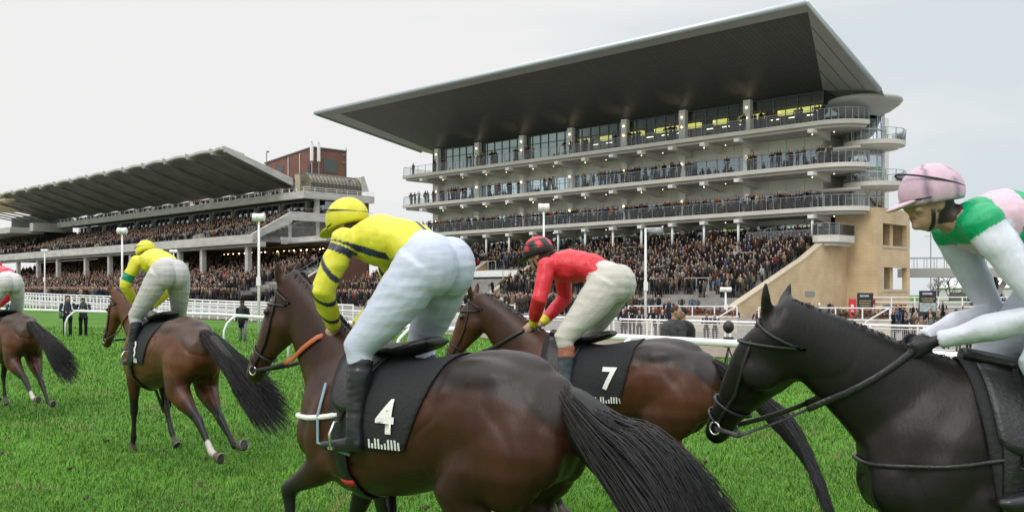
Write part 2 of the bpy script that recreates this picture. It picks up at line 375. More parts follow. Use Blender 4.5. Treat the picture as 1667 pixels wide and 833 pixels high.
# round canopy over the stair tower
b = MB(); cc = (-1.8, -5.0); n = 40; rings = [(1.2, 19.2), (2.4, 19.7), (3.25, 20.3), (3.5, 20.62), (3.45, 20.85), (3.2, 20.95), (.1, 21.2)]
vs = [(cc[0]+r*math.cos(2*math.pi*j/n), cc[1]+r*math.sin(2*math.pi*j/n), z) for r, z in rings for j in range(n)]
b.add(vs, [(i*n+j, i*n+(j+1) % n, (i+1)*n+(j+1) % n, (i+1)*n+j) for i in range(len(rings)-1) for j in range(n)], SOFFL, None, True)
b.build('round_canopy', ns_)
# balcony outline, front edge straight, right end curved
def outline(off=0.0, left=UL):
    pts = [(left-off, -9.5), (left-off, -off)]
    pts += [(3.0, -off), (1.2, -off)]
    for a in np.linspace(0, 78, 9):
        r = 3.6-off; pts.append((.6-(r+.2)*math.sin(R(a))*1.05, -3.6+(r)*math.cos(R(a))))
    pts += [(-2.0+off, -4.4), (-2.0+off, -9.5)]
    return pts
COLU = [10.4, 18.6, 26.8, 35.2, 43.5, 51.9, 60.2]
for li, z in enumerate(LV):
    b = MB(); po = outline()
    if li == 2: po = outline(0, 61)
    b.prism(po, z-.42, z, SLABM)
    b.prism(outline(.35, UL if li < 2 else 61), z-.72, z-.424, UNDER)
    b.build('balcony_slab', ns_)
    # brackets every half bay
    for k, u in enumerate([1.2]+[x+d for x in COLU for d in (-1.0, 3.15)]+[]):
        if u > 62: continue
        q = MB(); q.prism([(-.35, z-.73), (-.35, z-1.05), (-3.45, z-1.55), (-3.45, z-.73)], u-.22, u+.22, SLABM, axis='x')
        q.box(u-.30, u+.30, -.55, .25, z-1.08, z-.728, WHITE)
        q.build('bracket', ns_)
        if k % 2 == 0 and u < 60:
            q = MB(); q.ell((u+.0, -.15, z-1.25), (.055, .055, .05), LITW, nu=8, nv=5); q.ell((u-.8, -3.0, z-.76), (.055, .055, .03), LIT, nu=8, nv=5); q.build('lamp', ns_)
    # railing: handrail, stanchions, glass
    rail = outline(.12, UL if li < 2 else 61)
    seg = rail[1:-1]
    if li < 2: seg = rail[0:-1]
    g = MB(); h = MB()
    for (p, q) in zip(seg[:-1], seg[1:]):
        L = math.hypot(q[0]-p[0], q[1]-p[1]); m_ = max(1, round(L/1.55))
        h.bar((p[0], p[1], z+1.1), (q[0], q[1], z+1.1), .06, .05, STEEL)
        for k in range(m_):
            a = (p[0]+(q[0]-p[0])*k/m_, p[1]+(q[1]-p[1])*k/m_); c = (p[0]+(q[0]-p[0])*(k+1)/m_, p[1]+(q[1]-p[1])*(k+1)/m_)
            h.bar((a[0], a[1], z), (a[0], a[1], z+1.1), .05, .05, STEEL)
            d = ((c[0]-a[0])*.06, (c[1]-a[1])*.06)
            g.add([(a[0]+d[0], a[1]+d[1], z+.1), (c[0]-d[0], c[1]-d[1], z+.1), (c[0]-d[0], c[1]-d[1], z+1.0), (a[0]+d[0], a[1]+d[1], z+1.0)], [(0, 1, 2, 3)], GLR)
    h.build('handrail', ns_); g.build('railing_glass', ns_)
# facade, level by level
def facade(z0, z1, ztop, gmat, u0=2.07, u1=61.6, v=-4.0, mull=1.0, fm=FRAMEW, transom=None, lit=None):
    g = MB(); fr = MB(); sp = MB()
    g.add([(u0, v-.05, z0), (u1, v-.05, z0), (u1, v-.05, z1), (u0, v-.05, z1), (u0+.01, -13.5, z0), (u0+.01, -13.5, z1)], [(0, 1, 2, 3), (0, 3, 5, 4)], gmat); g.build('window_glass', ns_)
    u = u0
    edges = [u0]+[c for c in COLU if c < u1]+[u1]
    for a, c in zip(edges[:-1], edges[1:]):
        m_ = max(1, round((c-a)/mull/2)*2)
        for k in range(m_+1):
            x = a+(c-a)*k/m_; wd = .05 if k % 2 else .09
            fr.box(x-wd/2, x+wd/2, v-.08, v+.04, z0, z1, fm)
    for zz in ([z0+.04, z1-.04]+([transom] if transom else [])):
        fr.box(u0, u1, v-.075, v+.035, zz-.035, zz+.035, fm)
        fr.box(u0-.03, u0+.06, -13.5, v-.08, zz-.035, zz+.035, fm)
    for yy in np.arange(-13.5, v, 1.6): fr.box(u0-.035, u0+.065, yy-.04, yy+.04, z0, z1, fm)
    fr.build('window_frame', ns_)
    if ztop > z1+.1:
        x = u0-.05
        while x < u1:
            x2 = min(x+2.05, u1); sp.box(x+.02, x2-.02, v-.3, v+.06, z1+.002, ztop, CREAM); x = x2
        yy = -13.5
        while yy < v-.35: sp.box(u0-.09, u0+.2, yy+.02, min(yy+1.9, v-.32), z1+.002, ztop, CREAM); yy += 1.9
        sp.build('cladding', ns_)
facade(18.56, 22.20, 22.2, GL5, mull=1.35, fm=FRAME, transom=21.1)
facade(14.46, 16.55, 17.8, GL4, mull=1.35, transom=15.75)
facade(10.31, 12.35, 13.7, GL4, mull=1.35, transom=11.65)
facade(7.4, 9.1, 9.55, GL4, mull=1.35, u1=61.5)
# interiors: floors, ceilings, back walls, lit strips
b = MB()
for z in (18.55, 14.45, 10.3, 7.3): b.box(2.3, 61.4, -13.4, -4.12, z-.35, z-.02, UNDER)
b.box(2.3, 61.4, -13.9, -13.5, 2, 22.2, OLIVE)
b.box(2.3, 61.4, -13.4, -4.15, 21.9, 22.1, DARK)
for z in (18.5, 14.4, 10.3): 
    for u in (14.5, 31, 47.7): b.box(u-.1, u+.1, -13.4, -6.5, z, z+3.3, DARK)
b.build('interior', ns_)
b = MB()
for i in range(len(COLU)+1):
    a = ([2.4]+COLU)[i]+.9; c = (COLU+[61])[i]-.9
    if c-a < 1: continue
    b.box(a, c, -8.6, -8.1, 21.2, 21.7, STRIP); b.box(a, c, -12.9, -12.6, 20.0, 20.35, STRIP)
    for k in range(3): 
        x = a+(c-a)*(k+.3)/3; b.box(x, x+.9, -5.9, -5.8, 20.3, 20.37, LIT)
        b.ell((x+.5, -6.8, 21.3), (.07, .07, .05), LIT, nu=6, nv=4); 
    for z in (17.5, 13.4, 9.3):
        if i in (0, 1, 4, 6) or z < 12: b.box(a+.5, a+(c-a)*.7, -7.0, -6.8, z-.35, z-.22, STRIP)
b.build('interior_lights', ns_)
# columns
for u in COLU:
    b = MB(); b.box(u-.42, u+.42, -3.93, -3.35, -.2, 22.35, WHITE); 
    b.build('column', ns_)
    b = MB()
    for z in LV: 
        b.ell((u, -3.28, z+1.9), (.07, .07, .10), LITW, nu=8, nv=5)
        if z > 18: b.ell((u, -3.28, z+3.0), (.07, .07, .10), LITW, nu=8, nv=5)
    b.build('lamp', ns_)
for u in [x+d for x in COLU for d in (-1.0, 3.15)]+[1.2]:      # slender props under the lowest balcony
    if u > 60: continue
    b = MB(); b.tube([(u, -.15, 6.6 if u > 2 else 7.2), (u, -.15, 9.23)], .13, 10, WHITE); b.build('prop', ns_)
# soffit wash from the column lamps (real uplights)
for u in COLU[:6]:
    ld = bpy.data.lights.new('column_uplight', 'SPOT'); lo = bpy.data.objects.new('column_uplight', ld); COL.objects.link(lo); lo.parent = ns_
    ld.energy = 110; ld.color = (1, .86, .6); ld.spot_size = R(40); ld.spot_blend = .9; ld.shadow_soft_size = .1
    lo.location = (u, -2.9, 19.3); lo.rotation_euler = (R(180-24), 0, 0)
# side wall behind the balconies' right end, stair tower and D-shaped balconies
b = MB(); tc_ = (-1.2, -6.3); n = 28
b.tube([(tc_[0], tc_[1], z) for z in (9.7, 20.2)], 1.75, n, GLT, smooth=True)
b.build('stair_tower_glass', ns_)
b = MB()
for j in range(0, n, 2):
    a = 2*math.pi*j/n; x, y = tc_[0]+1.78*math.cos(a), tc_[1]+1.78*math.sin(a); b.bar((x, y, 9.7), (x, y, 19.9), .05, .05, FRAMEW)
for z in (9.8, 11.4, 13.9, 15.5, 18.0, 19.6): b.tube([(tc_[0], tc_[1], z-.06), (tc_[0], tc_[1], z+.06)], 1.80, n, FRAMEW, cap=False)
b.tube([(tc_[0], tc_[1], 9.6), (tc_[0], tc_[1], 19.2)], .5, 16, CREAM)
b.build('stair_tower_frame', ns_)
for z in (16.75, 12.75):
    b = MB(); c0 = (-2.3, -6.0); n = 32
    prof = [(.2, -.75), (2.2, -.68), (2.45, -.45), (2.85, -.42), (2.9, 0), (.2, 0)]
    vs = [(c0[0]+r*math.cos(2*math.pi*j/n), c0[1]+r*math.sin(2*math.pi*j/n), z+dz) for r, dz in prof for j in range(n)]
    b.add(vs, [(i*n+j, i*n+(j+1) % n, (i+1)*n+(j+1) % n, (i+1)*n+j) for i in range(len(prof)-1) for j in range(n)], SLABM)
    b.prism([(2.0, -3.0), (-2.2, -3.2), (-2.2, -8.6), (2.0, -8.6)], z-.70, z-.45, SLABM)
    b.build('round_balcony', ns_)
    b = MB(); g = MB()
    for j in range(0, n):
        a0, a1 = 2*math.pi*j/n, 2*math.pi*(j+1)/n
        p = (c0[0]+2.8*math.cos(a0), c0[1]+2.8*math.sin(a0)); q = (c0[0]+2.8*math.cos(a1), c0[1]+2.8*math.sin(a1))
        if p[0] > -1.2: continue
        b.bar((*p, z+1.1), (*q, z+1.1), .05, .05, STEEL)
        if j % 2 == 0: b.bar((*p, z), (p[0]+(p[0]-c0[0])*.03, p[1]+(p[1]-c0[1])*.03, z+1.1), .05, .08, STEEL)
        g.add([(*p, z+.1), (*q, z+.1), (*q, z+1.0), (*p, z+1.0)], [(0, 1, 2, 3)], GLR)
    b.build('handrail', ns_); g.build('railing_glass', ns_)
b = MB(); b.box(-.4, 1.95, -13.5, -7.9, 2, 20.3, CREAM); b.build('side_wall', ns_)
# terrace steps
def steps(u0, u1, v0, v1, z0, z1, n, m=STEP):
    b = MB()
    for k in range(n):
        va = v0+(v1-v0)*k/n; z = z0+(z1-z0)*k/(n-1)
        b.box(u0, u1, v1, va, -.5 if k == 0 else z-.6, z, m) if k == 0 else b.box(u0, u1, min(va, v1+.0), max(va, v1), z-.62, z, m)
    return b
NT = 20
b = steps(.0, 62, 14.0, -3.9, 1.3, 7.1, NT); b.build('terrace', ns_)
for (u, v) in [(x+1.4, y) for x in range(4, 58, 4) for y in (11.3, 7.4, 3.3, -.4)]:
    if random.random() < .25: continue
    z = 1.3+(14.0-v)/17.9*5.8; L = 2.6; b = MB()
    b.bar((u, v, z+1.25), (u+L, v, z+1.25), .07, .07, BARR)
    for k in (0, L/2, L): b.bar((u+k, v, z-.1), (u+k, v, z+1.25), .06, .06, BARR)
    b.build('crush_barrier', ns_)
# tan walls
b = MB()
b.prism([(16.4, -.4), (16.4, .85), (5.8, 4.75), (4.9, 5.05), (-.2, 7.35), (-4.3, 7.2), (-4.3, -.4)], -.62, 0.0, TAN, axis='x')
for (p, q) in (((16.5, .87), (5.8, 4.79)), ((5.8, 4.79), (4.9, 5.09)), ((4.9, 5.09), (-.2, 7.39))): b.bar((-.31, p[0], p[1]), (-.31, q[0], q[1]), .74, .12, TANCAP)
b.build('terrace_wall', ns_)
def walls_with_holes(b, u, ya, yb, z0, z1, holes, th, m):
    """wall in the plane x=u from y=ya down to yb with rectangular openings (y0>y1,z0,z1)"""
    ycs = sorted({ya, yb} | {h[0] for h in holes} | {h[1] for h in holes}); zcs = sorted({z0, z1} | {h[2] for h in holes} | {h[3] for h in holes})
    for a, c in zip(ycs[:-1], ycs[1:]):
        for p, q in zip(zcs[:-1], zcs[1:]):
            ym, zm = (a+c)/2, (p+q)/2
            if any(h[1] < ym < h[0] and h[2] < zm < h[3] for h in holes): continue
            b.box(u, u+th, a, c, p, q, m)
b = MB()
walls_with_holes(b, -1.2, -4.302, -8.4, -.4, 7.2, [(-5.0, -7.9, 2.7, 5.1)], .55, TAN)
b.box(-1.2, -.001, -4.3, -3.8, -.4, 7.2, TAN)
b.build('curved_wall', ns_)
b = MB()
hol = [(-5.0, -10.5, 6.6, 8.8), (-5.0, -10.5, 2.35, 4.55), (-5.0, -10.5, -.3, .9)]
walls_with_holes(b, -3.6, -3.6, -11.2, -.4, 10.25, hol, .5, TAN)
b.box(-3.1, 0.6, -4.1, -3.6, -.4, 10.25, TAN); b.box(-3.1, 1.9, -11.2, -10.7, 4.7, 10.25, TAN); b.box(-3.1, 1.9, -11.2, -10.7, -.4, 2.3, TAN)
b.box(-3.1, 1.9, -10.69, -4.11, 9.6, 9.9, UNDER); b.box(-3.1, 1.9, -10.69, -4.11, 5.9, 6.2, UNDER); b.box(-3.1, 1.9, -10.69, -4.11, 1.7, 2.0, UNDER)
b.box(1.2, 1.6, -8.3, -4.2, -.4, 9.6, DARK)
b.box(-3.0, -2.4, -8.6, -7.9, 2.0, 9.6, TAN)
for (a, c, p, q) in hol[:2]: b.box(-3.66, -3.05, c, a, p-.18, p+.06, TANCAP); 
b.build('corner_tower', ns_)
# little balcony on top of the terrace wall
b = MB(); pts = [(-1.9, -2.6), (-1.9, .5), (-1.3, 1.3), (-.3, 1.6), (.4, 1.3), (.4, -2.6)]
b.prism(pts, 6.85, 7.5, SLABM); b.prism([(p[0]*.85, p[1]*.85) for p in pts], 6.5, 6.846, UNDER)
b.build('viewing_balcony', ns_)
b = MB(); g = MB()
for p, q in zip(pts[:-1], pts[1:]):
    b.bar((*p, 8.6), (*q, 8.6), .06, .05, STEEL); b.bar((*p, 7.5), (*p, 8.6), .06, .06, STEEL); g.bar((*p, 8.0), (*q, 8.0), .02, .95, GLR)
b.build('handrail', ns_); g.build('railing_glass', ns_)
b = MB(); b.box(-.3, 9, -1.0, -.9, 7.12, 8.15, GLR); b.bar((-.3, -.95, 8.2), (9, -.95, 8.2), .06, .05, STEEL)
for u in np.arange(0, 9.1, 1.3): b.bar((u, -.95, 7.1), (u, -.95, 8.2), .06, .05, STEEL)
b.build('terrace_railing', ns_)
# wedge walls dividing the far terrace, and the white landings between them
for u, prof in ((44.0, [(1.4, 1.5), (1.4, 5.9), (2.6, 5.9), (12.2, .7), (12.2, -.3), (1.4, -.3)]), (34.0, [(3.8, 2), (3.8, 5.4), (4.9, 5.2), (15.2, .2), (15.2, -.4), (3.8, -.4)])):
    b = MB(); b.prism(prof, u-.3, u+.3, TAN, axis='x'); b.bar((u, prof[2][0], prof[2][1]+.04), (u, prof[3][0], prof[3][1]+.04), .7, .12, TANCAP); b.build('dividing_wall', ns_)
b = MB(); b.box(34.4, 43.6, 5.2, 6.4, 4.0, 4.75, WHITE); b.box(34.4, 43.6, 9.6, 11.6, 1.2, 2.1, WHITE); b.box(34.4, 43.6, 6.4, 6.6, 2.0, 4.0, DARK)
b.build('landing', ns_)
# small vents and lamps on the terrace wall
b = MB(); b.box(-.68, -.63, 2.9, 4.6, 1.75, 2.2, STEEL); b.box(-.68, -.63, -2.2, 2.2, -.1, .62, STEEL); b.build('vent', ns_)
b = MB(); b.ell((-.70, 2.1, .95), (.10, .17, .2), WHITE); b.ell((-1.3, -5.0, .9), (.10, .17, .2), WHITE); b.build('lamp', ns_)

# ================================================================== OLD GRANDSTAND
os_ = empty('concrete_grandstand', (OO[0], OO[1], 0), TH, 'older long concrete grandstand with ribbed shell roof and two packed tiers', 'grandstand')
ribs = [1.7+7.62*k for k in range(1, 13)]
# shell roof: vaults between ribs
b = MB(); b2 = MB(); edges = [9.4-3.9]+[9.4+7.62*k for k in range(0, 14)]
for a, c in zip(edges[:-1], edges[1:]):
    nn = 8; vsA = []
    for (v, z, rise) in ((10.0, 23.15, .34), (9.6, 23.0, .34), (-3.6, 18.85, .22)):
        for k in range(nn+1):
            f_ = k/nn; u = a+(c-a)*f_; vsA.append((u, v, z+rise*math.sin(math.pi*f_)**.8))
    m_ = nn+1
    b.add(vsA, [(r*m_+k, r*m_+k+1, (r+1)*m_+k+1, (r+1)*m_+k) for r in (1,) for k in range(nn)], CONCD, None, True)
    up = [(x, y, z+.34) for x, y, z in vsA[:m_]]
    b2.add(vsA[:m_]+up, [(k, m_+k, m_+k+1, k+1) for k in range(nn)], CONC)
    low = [(x, y, z) for x, y, z in vsA[m_:2*m_]]
    b2.add(vsA[:m_]+low, [(k, k+1, m_+k+1, m_+k) for k in range(nn)], CONC)
    top = up+[(x, y, z+.5) for x, y, z in vsA[2*m_:]]
    b2.add(top, [(k, k+1, m_+k+1, m_+k) for k in range(nn)], CONC)
b.build('roof_soffit', os_); b2.build('roof_shell', os_)
for u in edges:
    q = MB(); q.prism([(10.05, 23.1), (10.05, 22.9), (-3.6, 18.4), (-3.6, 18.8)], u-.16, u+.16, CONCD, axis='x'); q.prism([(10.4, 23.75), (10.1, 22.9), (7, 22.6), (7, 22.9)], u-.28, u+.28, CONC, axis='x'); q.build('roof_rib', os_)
# fascia of the right return
b = MB(); b.prism([(10.15, 23.65), (10.15, 22.95), (9.6, 22.7), (-1.4, 18.75), (-1.4, 19.95)], 5.1, 5.4, CONC, axis='x'); b.build('roof_fascia', os_)
UE = 96
# upper gallery slab and returns
def pslab(b, pts, z0, z1, m): b.prism(pts, z0, z1, m)
b = MB(); pslab(b, [(UE, 0), (0, 0), (0, -13.2), (.8, -13.2), (.8, -.8), (UE, -.8)], 16.5, 17.6, CONC); b.box(.81, UE, -4.5, -.81, 16.7, 17.0, CONCD); b.build('gallery_parapet', os_)
b = MB(); b.bar((0.1, 0, 18.2), (UE, 0, 18.2), .05, .05, STEEL); b.bar((.1, 0, 18.2), (.1, -13.2, 18.2), .05, .05, WHITE); b.bar((.1, 0, 17.9), (.1, -13.2, 17.9), .05, .05, WHITE)
for k in np.arange(0, UE, 2.0): b.bar((k+.1, -.05, 17.6), (k+.1, -.05, 18.2), .18, .06, WHITE if k > 1 else STEEL)
for k in np.arange(0, 13.3, 2.0): b.bar((.1, -k, 17.6), (.1, -k, 18.2), .06, .06, WHITE)
b.build('gallery_railing', os_)
b = MB(); b.box(5.5, UE, -4.6, -4.5, 17.0, 18.8, glass('old_stand_glass', (.35, .38, .38), .75)); b.box(.9, UE, -4.75, -4.65, 13.6, 16.5, glass('old_stand_glass', (.35, .38, .38), .75)); b.build('window_glass', os_)
b = MB()
for k in np.arange(1.0, UE, 1.9): b.box(k, k+.12, -4.7, -4.4, 13.6, 16.6, FRAME); 
for k in np.arange(5.6, UE, 7.62): b.box(k-.25, k+.25, -4.6, -4.0, 12.5, 19.2, CONC)
for k in np.arange(6, UE, 2.5): b.box(k, k+.1, -4.65, -4.42, 17, 18.8, FRAME)
b.box(.9, UE, -9.2, -9.0, 9, 20, mat('brown_interior', (.09, .06, .045), .9)); b.box(.9, UE, -9, -4.8, 16.5, 16.69, CONCD); b.box(.9, UE, -9, -4.8, 13.3, 13.5, CONCD)
b.build('window_frame', os_)
b = MB()
for k in np.arange(2, 70, 3.3): 
    if random.random() < .7: b.box(k, k+1.2, -7, -6.9, 16.1, 16.22, LIT)
for k in (38, 40.5, 42): b.box(k, k+1.4, -4.3, -4.2, 18.2, 18.4, LITW)
b.build('interior_lights', os_)
# middle tier: raked seating from v=8 (z 10.6) to v=-4.5 (z 14.4)
b = MB(); n_ = 14
for k in range(n_):
    v = 8.0-12.5*k/n_; z = 10.5+3.7*k/(n_-1); b.box(.8, UE+2, -4.6, v, z-.5, z, STEP)
b.build('upper_terrace', os_)
b = MB()
for k in np.arange(4, UE, 6.6):
    for v in (6.0, 2.2, -1.2):
        z = 10.5+3.7*(8-v)/12.5
        if random.random() < .8:
            b = MB(); b.bar((k, v, z+1.0), (k+2.4, v, z+1.0), .06, .06, STEEL); b.bar((k, v, z), (k, v, z+1), .06, .06, STEEL); b.bar((k+2.4, v, z), (k+2.4, v, z+1), .06, .06, STEEL); b.build('crush_barrier', os_)
for k in (18, 37, 56, 75):      # stair openings with low walls on the upper tier
    q = MB(); q.prism([(7.6, 10.6), (7.6, 11.3), (-2, 14.3), (-2, 13.6)], k-.1, k+.1, CONC, axis='x'); q.prism([(7.6, 10.6), (7.6, 11.3), (-2, 14.3), (-2, 13.6)], k+1.6, k+1.8, CONC, axis='x'); q.build('stair_wall', os_)
b = MB(); b.box(-.1, UE+26, 8.0, 8.8, 9.35, 10.65, CONC); b.box(-.1, UE+26, -4.6, 7.99, 9.6, 9.95, CONCD); b.box(-.1, UE+26, 6.6, 7.99, 8.9, 9.59, CONC); b.build('tier_beam', os_)
b = MB()   # sloping parapet closing the tier at its right end, then the lower gallery returning to the back
b.prism([(8.85, 10.66), (8.85, 9.7), (2.2, 12.7), (2.2, 14.3)], -.2, .35, CONC, axis='x'); b.box(-.2, .35, -13, 2.19, 13.0, 14.3, CONC)
b.box(-.2, 3.0, -13, -4.7, 12.98, 13.2, CONCD); b.box(-.21, .3, -13, 4, 9.4, 10.4, CONC)
b.build('end_parapet', os_)
b = MB(); b.bar((.05, 8.8, 11.2), (.05, 2.2, 14.9), .06, .06, STEEL); b.bar((.05, 2.2, 14.9), (.05, -13, 14.9), .06, .06, STEEL)
for k in np.arange(0, 15, 1.9): b.bar((.05, 2.1-k, 14.3), (.05, 2.1-k, 14.9), .05, .05, STEEL)
b.build('end_railing', os_)
for z0 in (13.2, ): 
    b = MB(); b.box(.9, 1.0, -12.8, -4.8, 14.4, 16.5, RED); b.box(.86, 1.02, -8, -4.4, 14.5, 16.3, glass('old_stand_glass', (.35, .38, .38), .75)); b.build('end_wall', os_)
b = MB(); b.box(.6, 1.2, -3.2, -2.6, 10.0, 16.5, CONC); b.box(.6, 1.2, 1.8, 2.3, 9.9, 13, CONC); b.box(1.5, 1.6, -12.8, -4.8, 10.0, 13.0, mat('brown_interior', (.09, .06, .045), .9)); b.build('end_column', os_)
for u in (3.0, 16.6, 24.2, 33.7, 42, 50.9, 61.4, 75, 85.5, 97, 109):
    b = MB(); b.box(u-.4, u+.4, 7.3, 8.0, -.3, 9.35, CONC); b.build('column', os_)
# back of the lower level and lower terrace
b = MB(); b.box(-9, UE+26, -5.4, -5.0, 0, 9.6, mat('brown_interior', (.09, .06, .045), .9)); b.box(-9, 1, -5.4, 3, 9.45, 9.6, CONCD); b.box(-9.0, -.2, -5.2, 2.2, 9.61, 10.4, CONC); b.build('back_wall', os_)
b = MB()
for k in np.arange(-7.5, 30, 1.7): b.ell((k, -3.6+random.random(), 8.9), (.13, .13, .1), LITW, nu=6, nv=4)
for k in np.arange(-8, 26, 1.2): 
    if random.random() < .7: b.box(k, k+.9, -4.98, -4.95, 7.9, 8.9, mat('amber_window', (.35, .25, .12), .5, emit=(.9, .6, .28), estr=.5))
for k in np.arange(30, 100, 4.1): b.ell((k, 1+random.random()*3, 9.5), (.14, .14, .1), LIT, nu=6, nv=4)
b.build('ceiling_lamps', os_)
NT2 = 16
b = MB()
for k in range(NT2):
    v = 18-22.5*k/NT2; z = 1.2+6.3*k/(NT2-1)
    ur = 0 if v > 12 else -8
    b.box(-8 if v < 11.5 else -8+ (v-11.5)*1.0, UE+26, -5, v, z-.6, z, STEP)
b.build('lower_terrace', os_)
b = MB()     # end stairs with brick flank
b.prism([(12.4, -.4), (12.4, .3), (-1.5, 8.0), (-5, 8.6), (-5, -.4)], -8.9, -8.55, RED, axis='x')
b.build('stair_flank', os_)
b = MB()
for k in range(24):
    f_ = k/23; v = 11.5-13.0*f_; z = .3+7.2*f_; b.box(-8.5, -6.4, v-.62, v, z-.4, z, SLABM)
b.bar((-8.72, 12.4, .42), (-8.72, -1.5, 8.1), .5, .16, SLABM)
b.build('stair_flight', os_)
b = MB()
for us in (-8.7, -6.35):
    b.bar((us, 12, 1.5), (us, -1.5, 9.0), .07, .07, STEEL)
    for k in range(9):
        f_ = k/8; v = 12-13.5*f_; z = .5+7.5*f_; b.bar((us, v, z), (us, v, z+1.0), .06, .06, STEEL)
b.build('stair_railing', os_)
b = MB(); b.prism([(6.2+1.2*math.cos(a), 2.2+1.1*math.sin(a)) for a in np.linspace(0, math.pi, 9)]+[(5.0, .2), (7.4, .2)], -8.95, -8.91, mat('arch_glow', (.25, .15, .07), .6, emit=(.8, .45, .2), estr=.25), axis='x'); b.build('arch_window', os_)
b = MB(); b.box(20, 38, 10.6, 10.9, 2.0, 3.9, RED); b.box(20, 38, 10.91, 11.0, 3.85, 4.6, mat('vomitory_railing', (.3, .3, .29), .6)); b.prism([(11, 3.9), (11, 3.2), (4.6, 6.2), (4.6, 7.3)], 20, 20.4, RED, axis='x'); b.prism([(11, 3.9), (11, 3.2), (4.6, 6.2), (4.6, 7.3)], 34, 34.4, RED, axis='x')
b.box(48, 58, 10.6, 10.9, 2.0, 3.8, RED); b.box(9, 16, 8.6, 8.9, 3.5, 4.6, RED)
b.build('brick_entrance', os_)
b = MB()
for k in np.arange(5, 90, 5.5):
    for v in (13.5, 9.5, 5.4):
        if random.random() < .75:
            z = 1.2+6.3*(18-v)/22.5; b = MB()
            b.bar((k, v, z+1.1), (k+2.8, v, z+1.1), .07, .07, STEEL)
            for j in (0, 1.4, 2.8): b.bar((k+j, v, z), (k+j, v, z+1.1), .06, .06, STEEL)
            b.build('crush_barrier', os_)
b = MB(); b.box(26, 31, 5.2, 5.3, 5.9, 7.2, WHITE); b.box(40, 44, 5.2, 5.3, 5.9, 7.0, WHITE); b.box(22, 25, 11.1, 11.2, 2.6, 3.4, WHITE); b.build('notice_board', os_)
# barrel-vaulted glass box on the roof corner
b = MB(); g = MB(); v0, v1 = -1.6, -11.0; nseg = 14; R0 = 2.3
prof = [(0.55, 17.6), (0.55, 18.7)]+[(0.55+2.6*(1-math.cos(a)), 18.7+1.95*math.sin(a)) for a in np.linspace(.15, math.pi/2, 6)]+[(5.0, 20.65)]
for i in range(nseg+1):
    v = v0+(v1-v0)*i/nseg
    for p, q in zip(prof[:-1], prof[1:]): b.bar((p[0], v, p[1]), (q[0], v, q[1]), .12, .12, FRAME)
for p in prof[:3]+[prof[5]]: b.bar((p[0], v0, p[1]), (p[0], v1, p[1]), .10, .10, FRAME)
AMB = mat('amber_vault_glass', (.20, .155, .095), .35, var=.25, vscale=.8)
for p, q in zip(prof[:-1], prof[1:]): g.add([(p[0]+.05, v0, p[1]), (q[0]+.05, v0, q[1]), (q[0]+.05, v1, q[1]), (p[0]+.05, v1, p[1])], [(0, 1, 2, 3)], AMB)
for a in np.linspace(.1, 1.5, 6): b.bar((3.2, v0, 18.7), (.55+2.6*(1-math.cos(a)), v0, 18.7+1.95*math.sin(a)), .08, .08, FRAME)
g.add([(x, v0-.02, z) for x, z in prof]+[(5, v0-.02, 17.6)], [tuple(range(len(prof)+1))], AMB)
b.box(3.6, 5.0, v1, v0, 17.6, 20.6, mat('vault_back', (.42, .36, .27), .8)); 
b.prism([(-11.05, 20.6), (-11.05, 18.2), (-12.6, 18.4), (-11.6, 20.8)], .6, 4.0, CONC, axis='x')
b.build('glazed_vault_frame', os_); g.build('glazed_vault_glass', os_)
# far left lower wing
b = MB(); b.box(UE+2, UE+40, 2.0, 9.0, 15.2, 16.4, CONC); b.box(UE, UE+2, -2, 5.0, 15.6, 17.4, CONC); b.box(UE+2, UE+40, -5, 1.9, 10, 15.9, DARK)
b.box(UE+4, UE+40, -4, 9.4, 22.3, 22.6, mat('translucent_sheet', (.62, .50, .34), .6, emit=(.6, .45, .25), estr=.25))
b.box(UE+4, UE+40, -4, 9.6, 22.7, 23.1, CONCD)
for k in range(8): b.bar((UE+4+4.6*k, 9.4, 22.2), (UE+4+4.6*k, -4, 20), .18, .3, CONC)
b.box(UE+2, UE+40, -4.2, -4.0, 15.9, 21, mat('bluegrey_backdrop', (.12, .15, .17), .8))
b.build('far_wing', os_)

# ================================================================== brick block behind the old stand
bb = empty('brick_tower_block', WO(15.7, -12), TH, 'flat topped red brick block with antennas rising behind the older stand', 'building')
b = MB(); b.box(-9.4, 14.7, -10, 0, 14, 24.5, RED); 
b = MB()
b.prism([(0, 0), (14.9, 0), (14.9, -7), (0, -7)], 12, [26.9, 25.6, 25.6, 26.9], RED)
b.box(-.03, 15, -.02, .06, 12, 12.1, RED); b.build('wall', bb)
b = MB(); b.prism([(-.15, .15), (15.1, .15), (15.1, -7.1), (-.15, -7.1)], [26.9, 25.55, 25.55, 26.9], [27.15, 25.8, 25.8, 27.15], mat('dark_coping', (.09, .09, .09), .7)); b.build('roof', bb)
b = MB(); b.box(-.06, .03, -5.0, -2.3, 23.0, 25.3, mat('louvre_grey', (.08, .085, .09), .6)); b.build('louvre', bb); b = MB(); b.box(9, 11, .01, .06, 23.5, 24.8, mat('louvre_grey', (.08, .085, .09), .6)); b.build('louvre', bb)
for (x, y) in ((-.5, .5), (-.5, -.9)):
    b = MB(); b.box(x-.25, x+.1, y-.22, y+.22, 24.6, 27.6, WHITE); b.bar((x-.1, y, 19), (x-.1, y, 27.9), .14, .14, STEEL); b.build('antenna', bb)
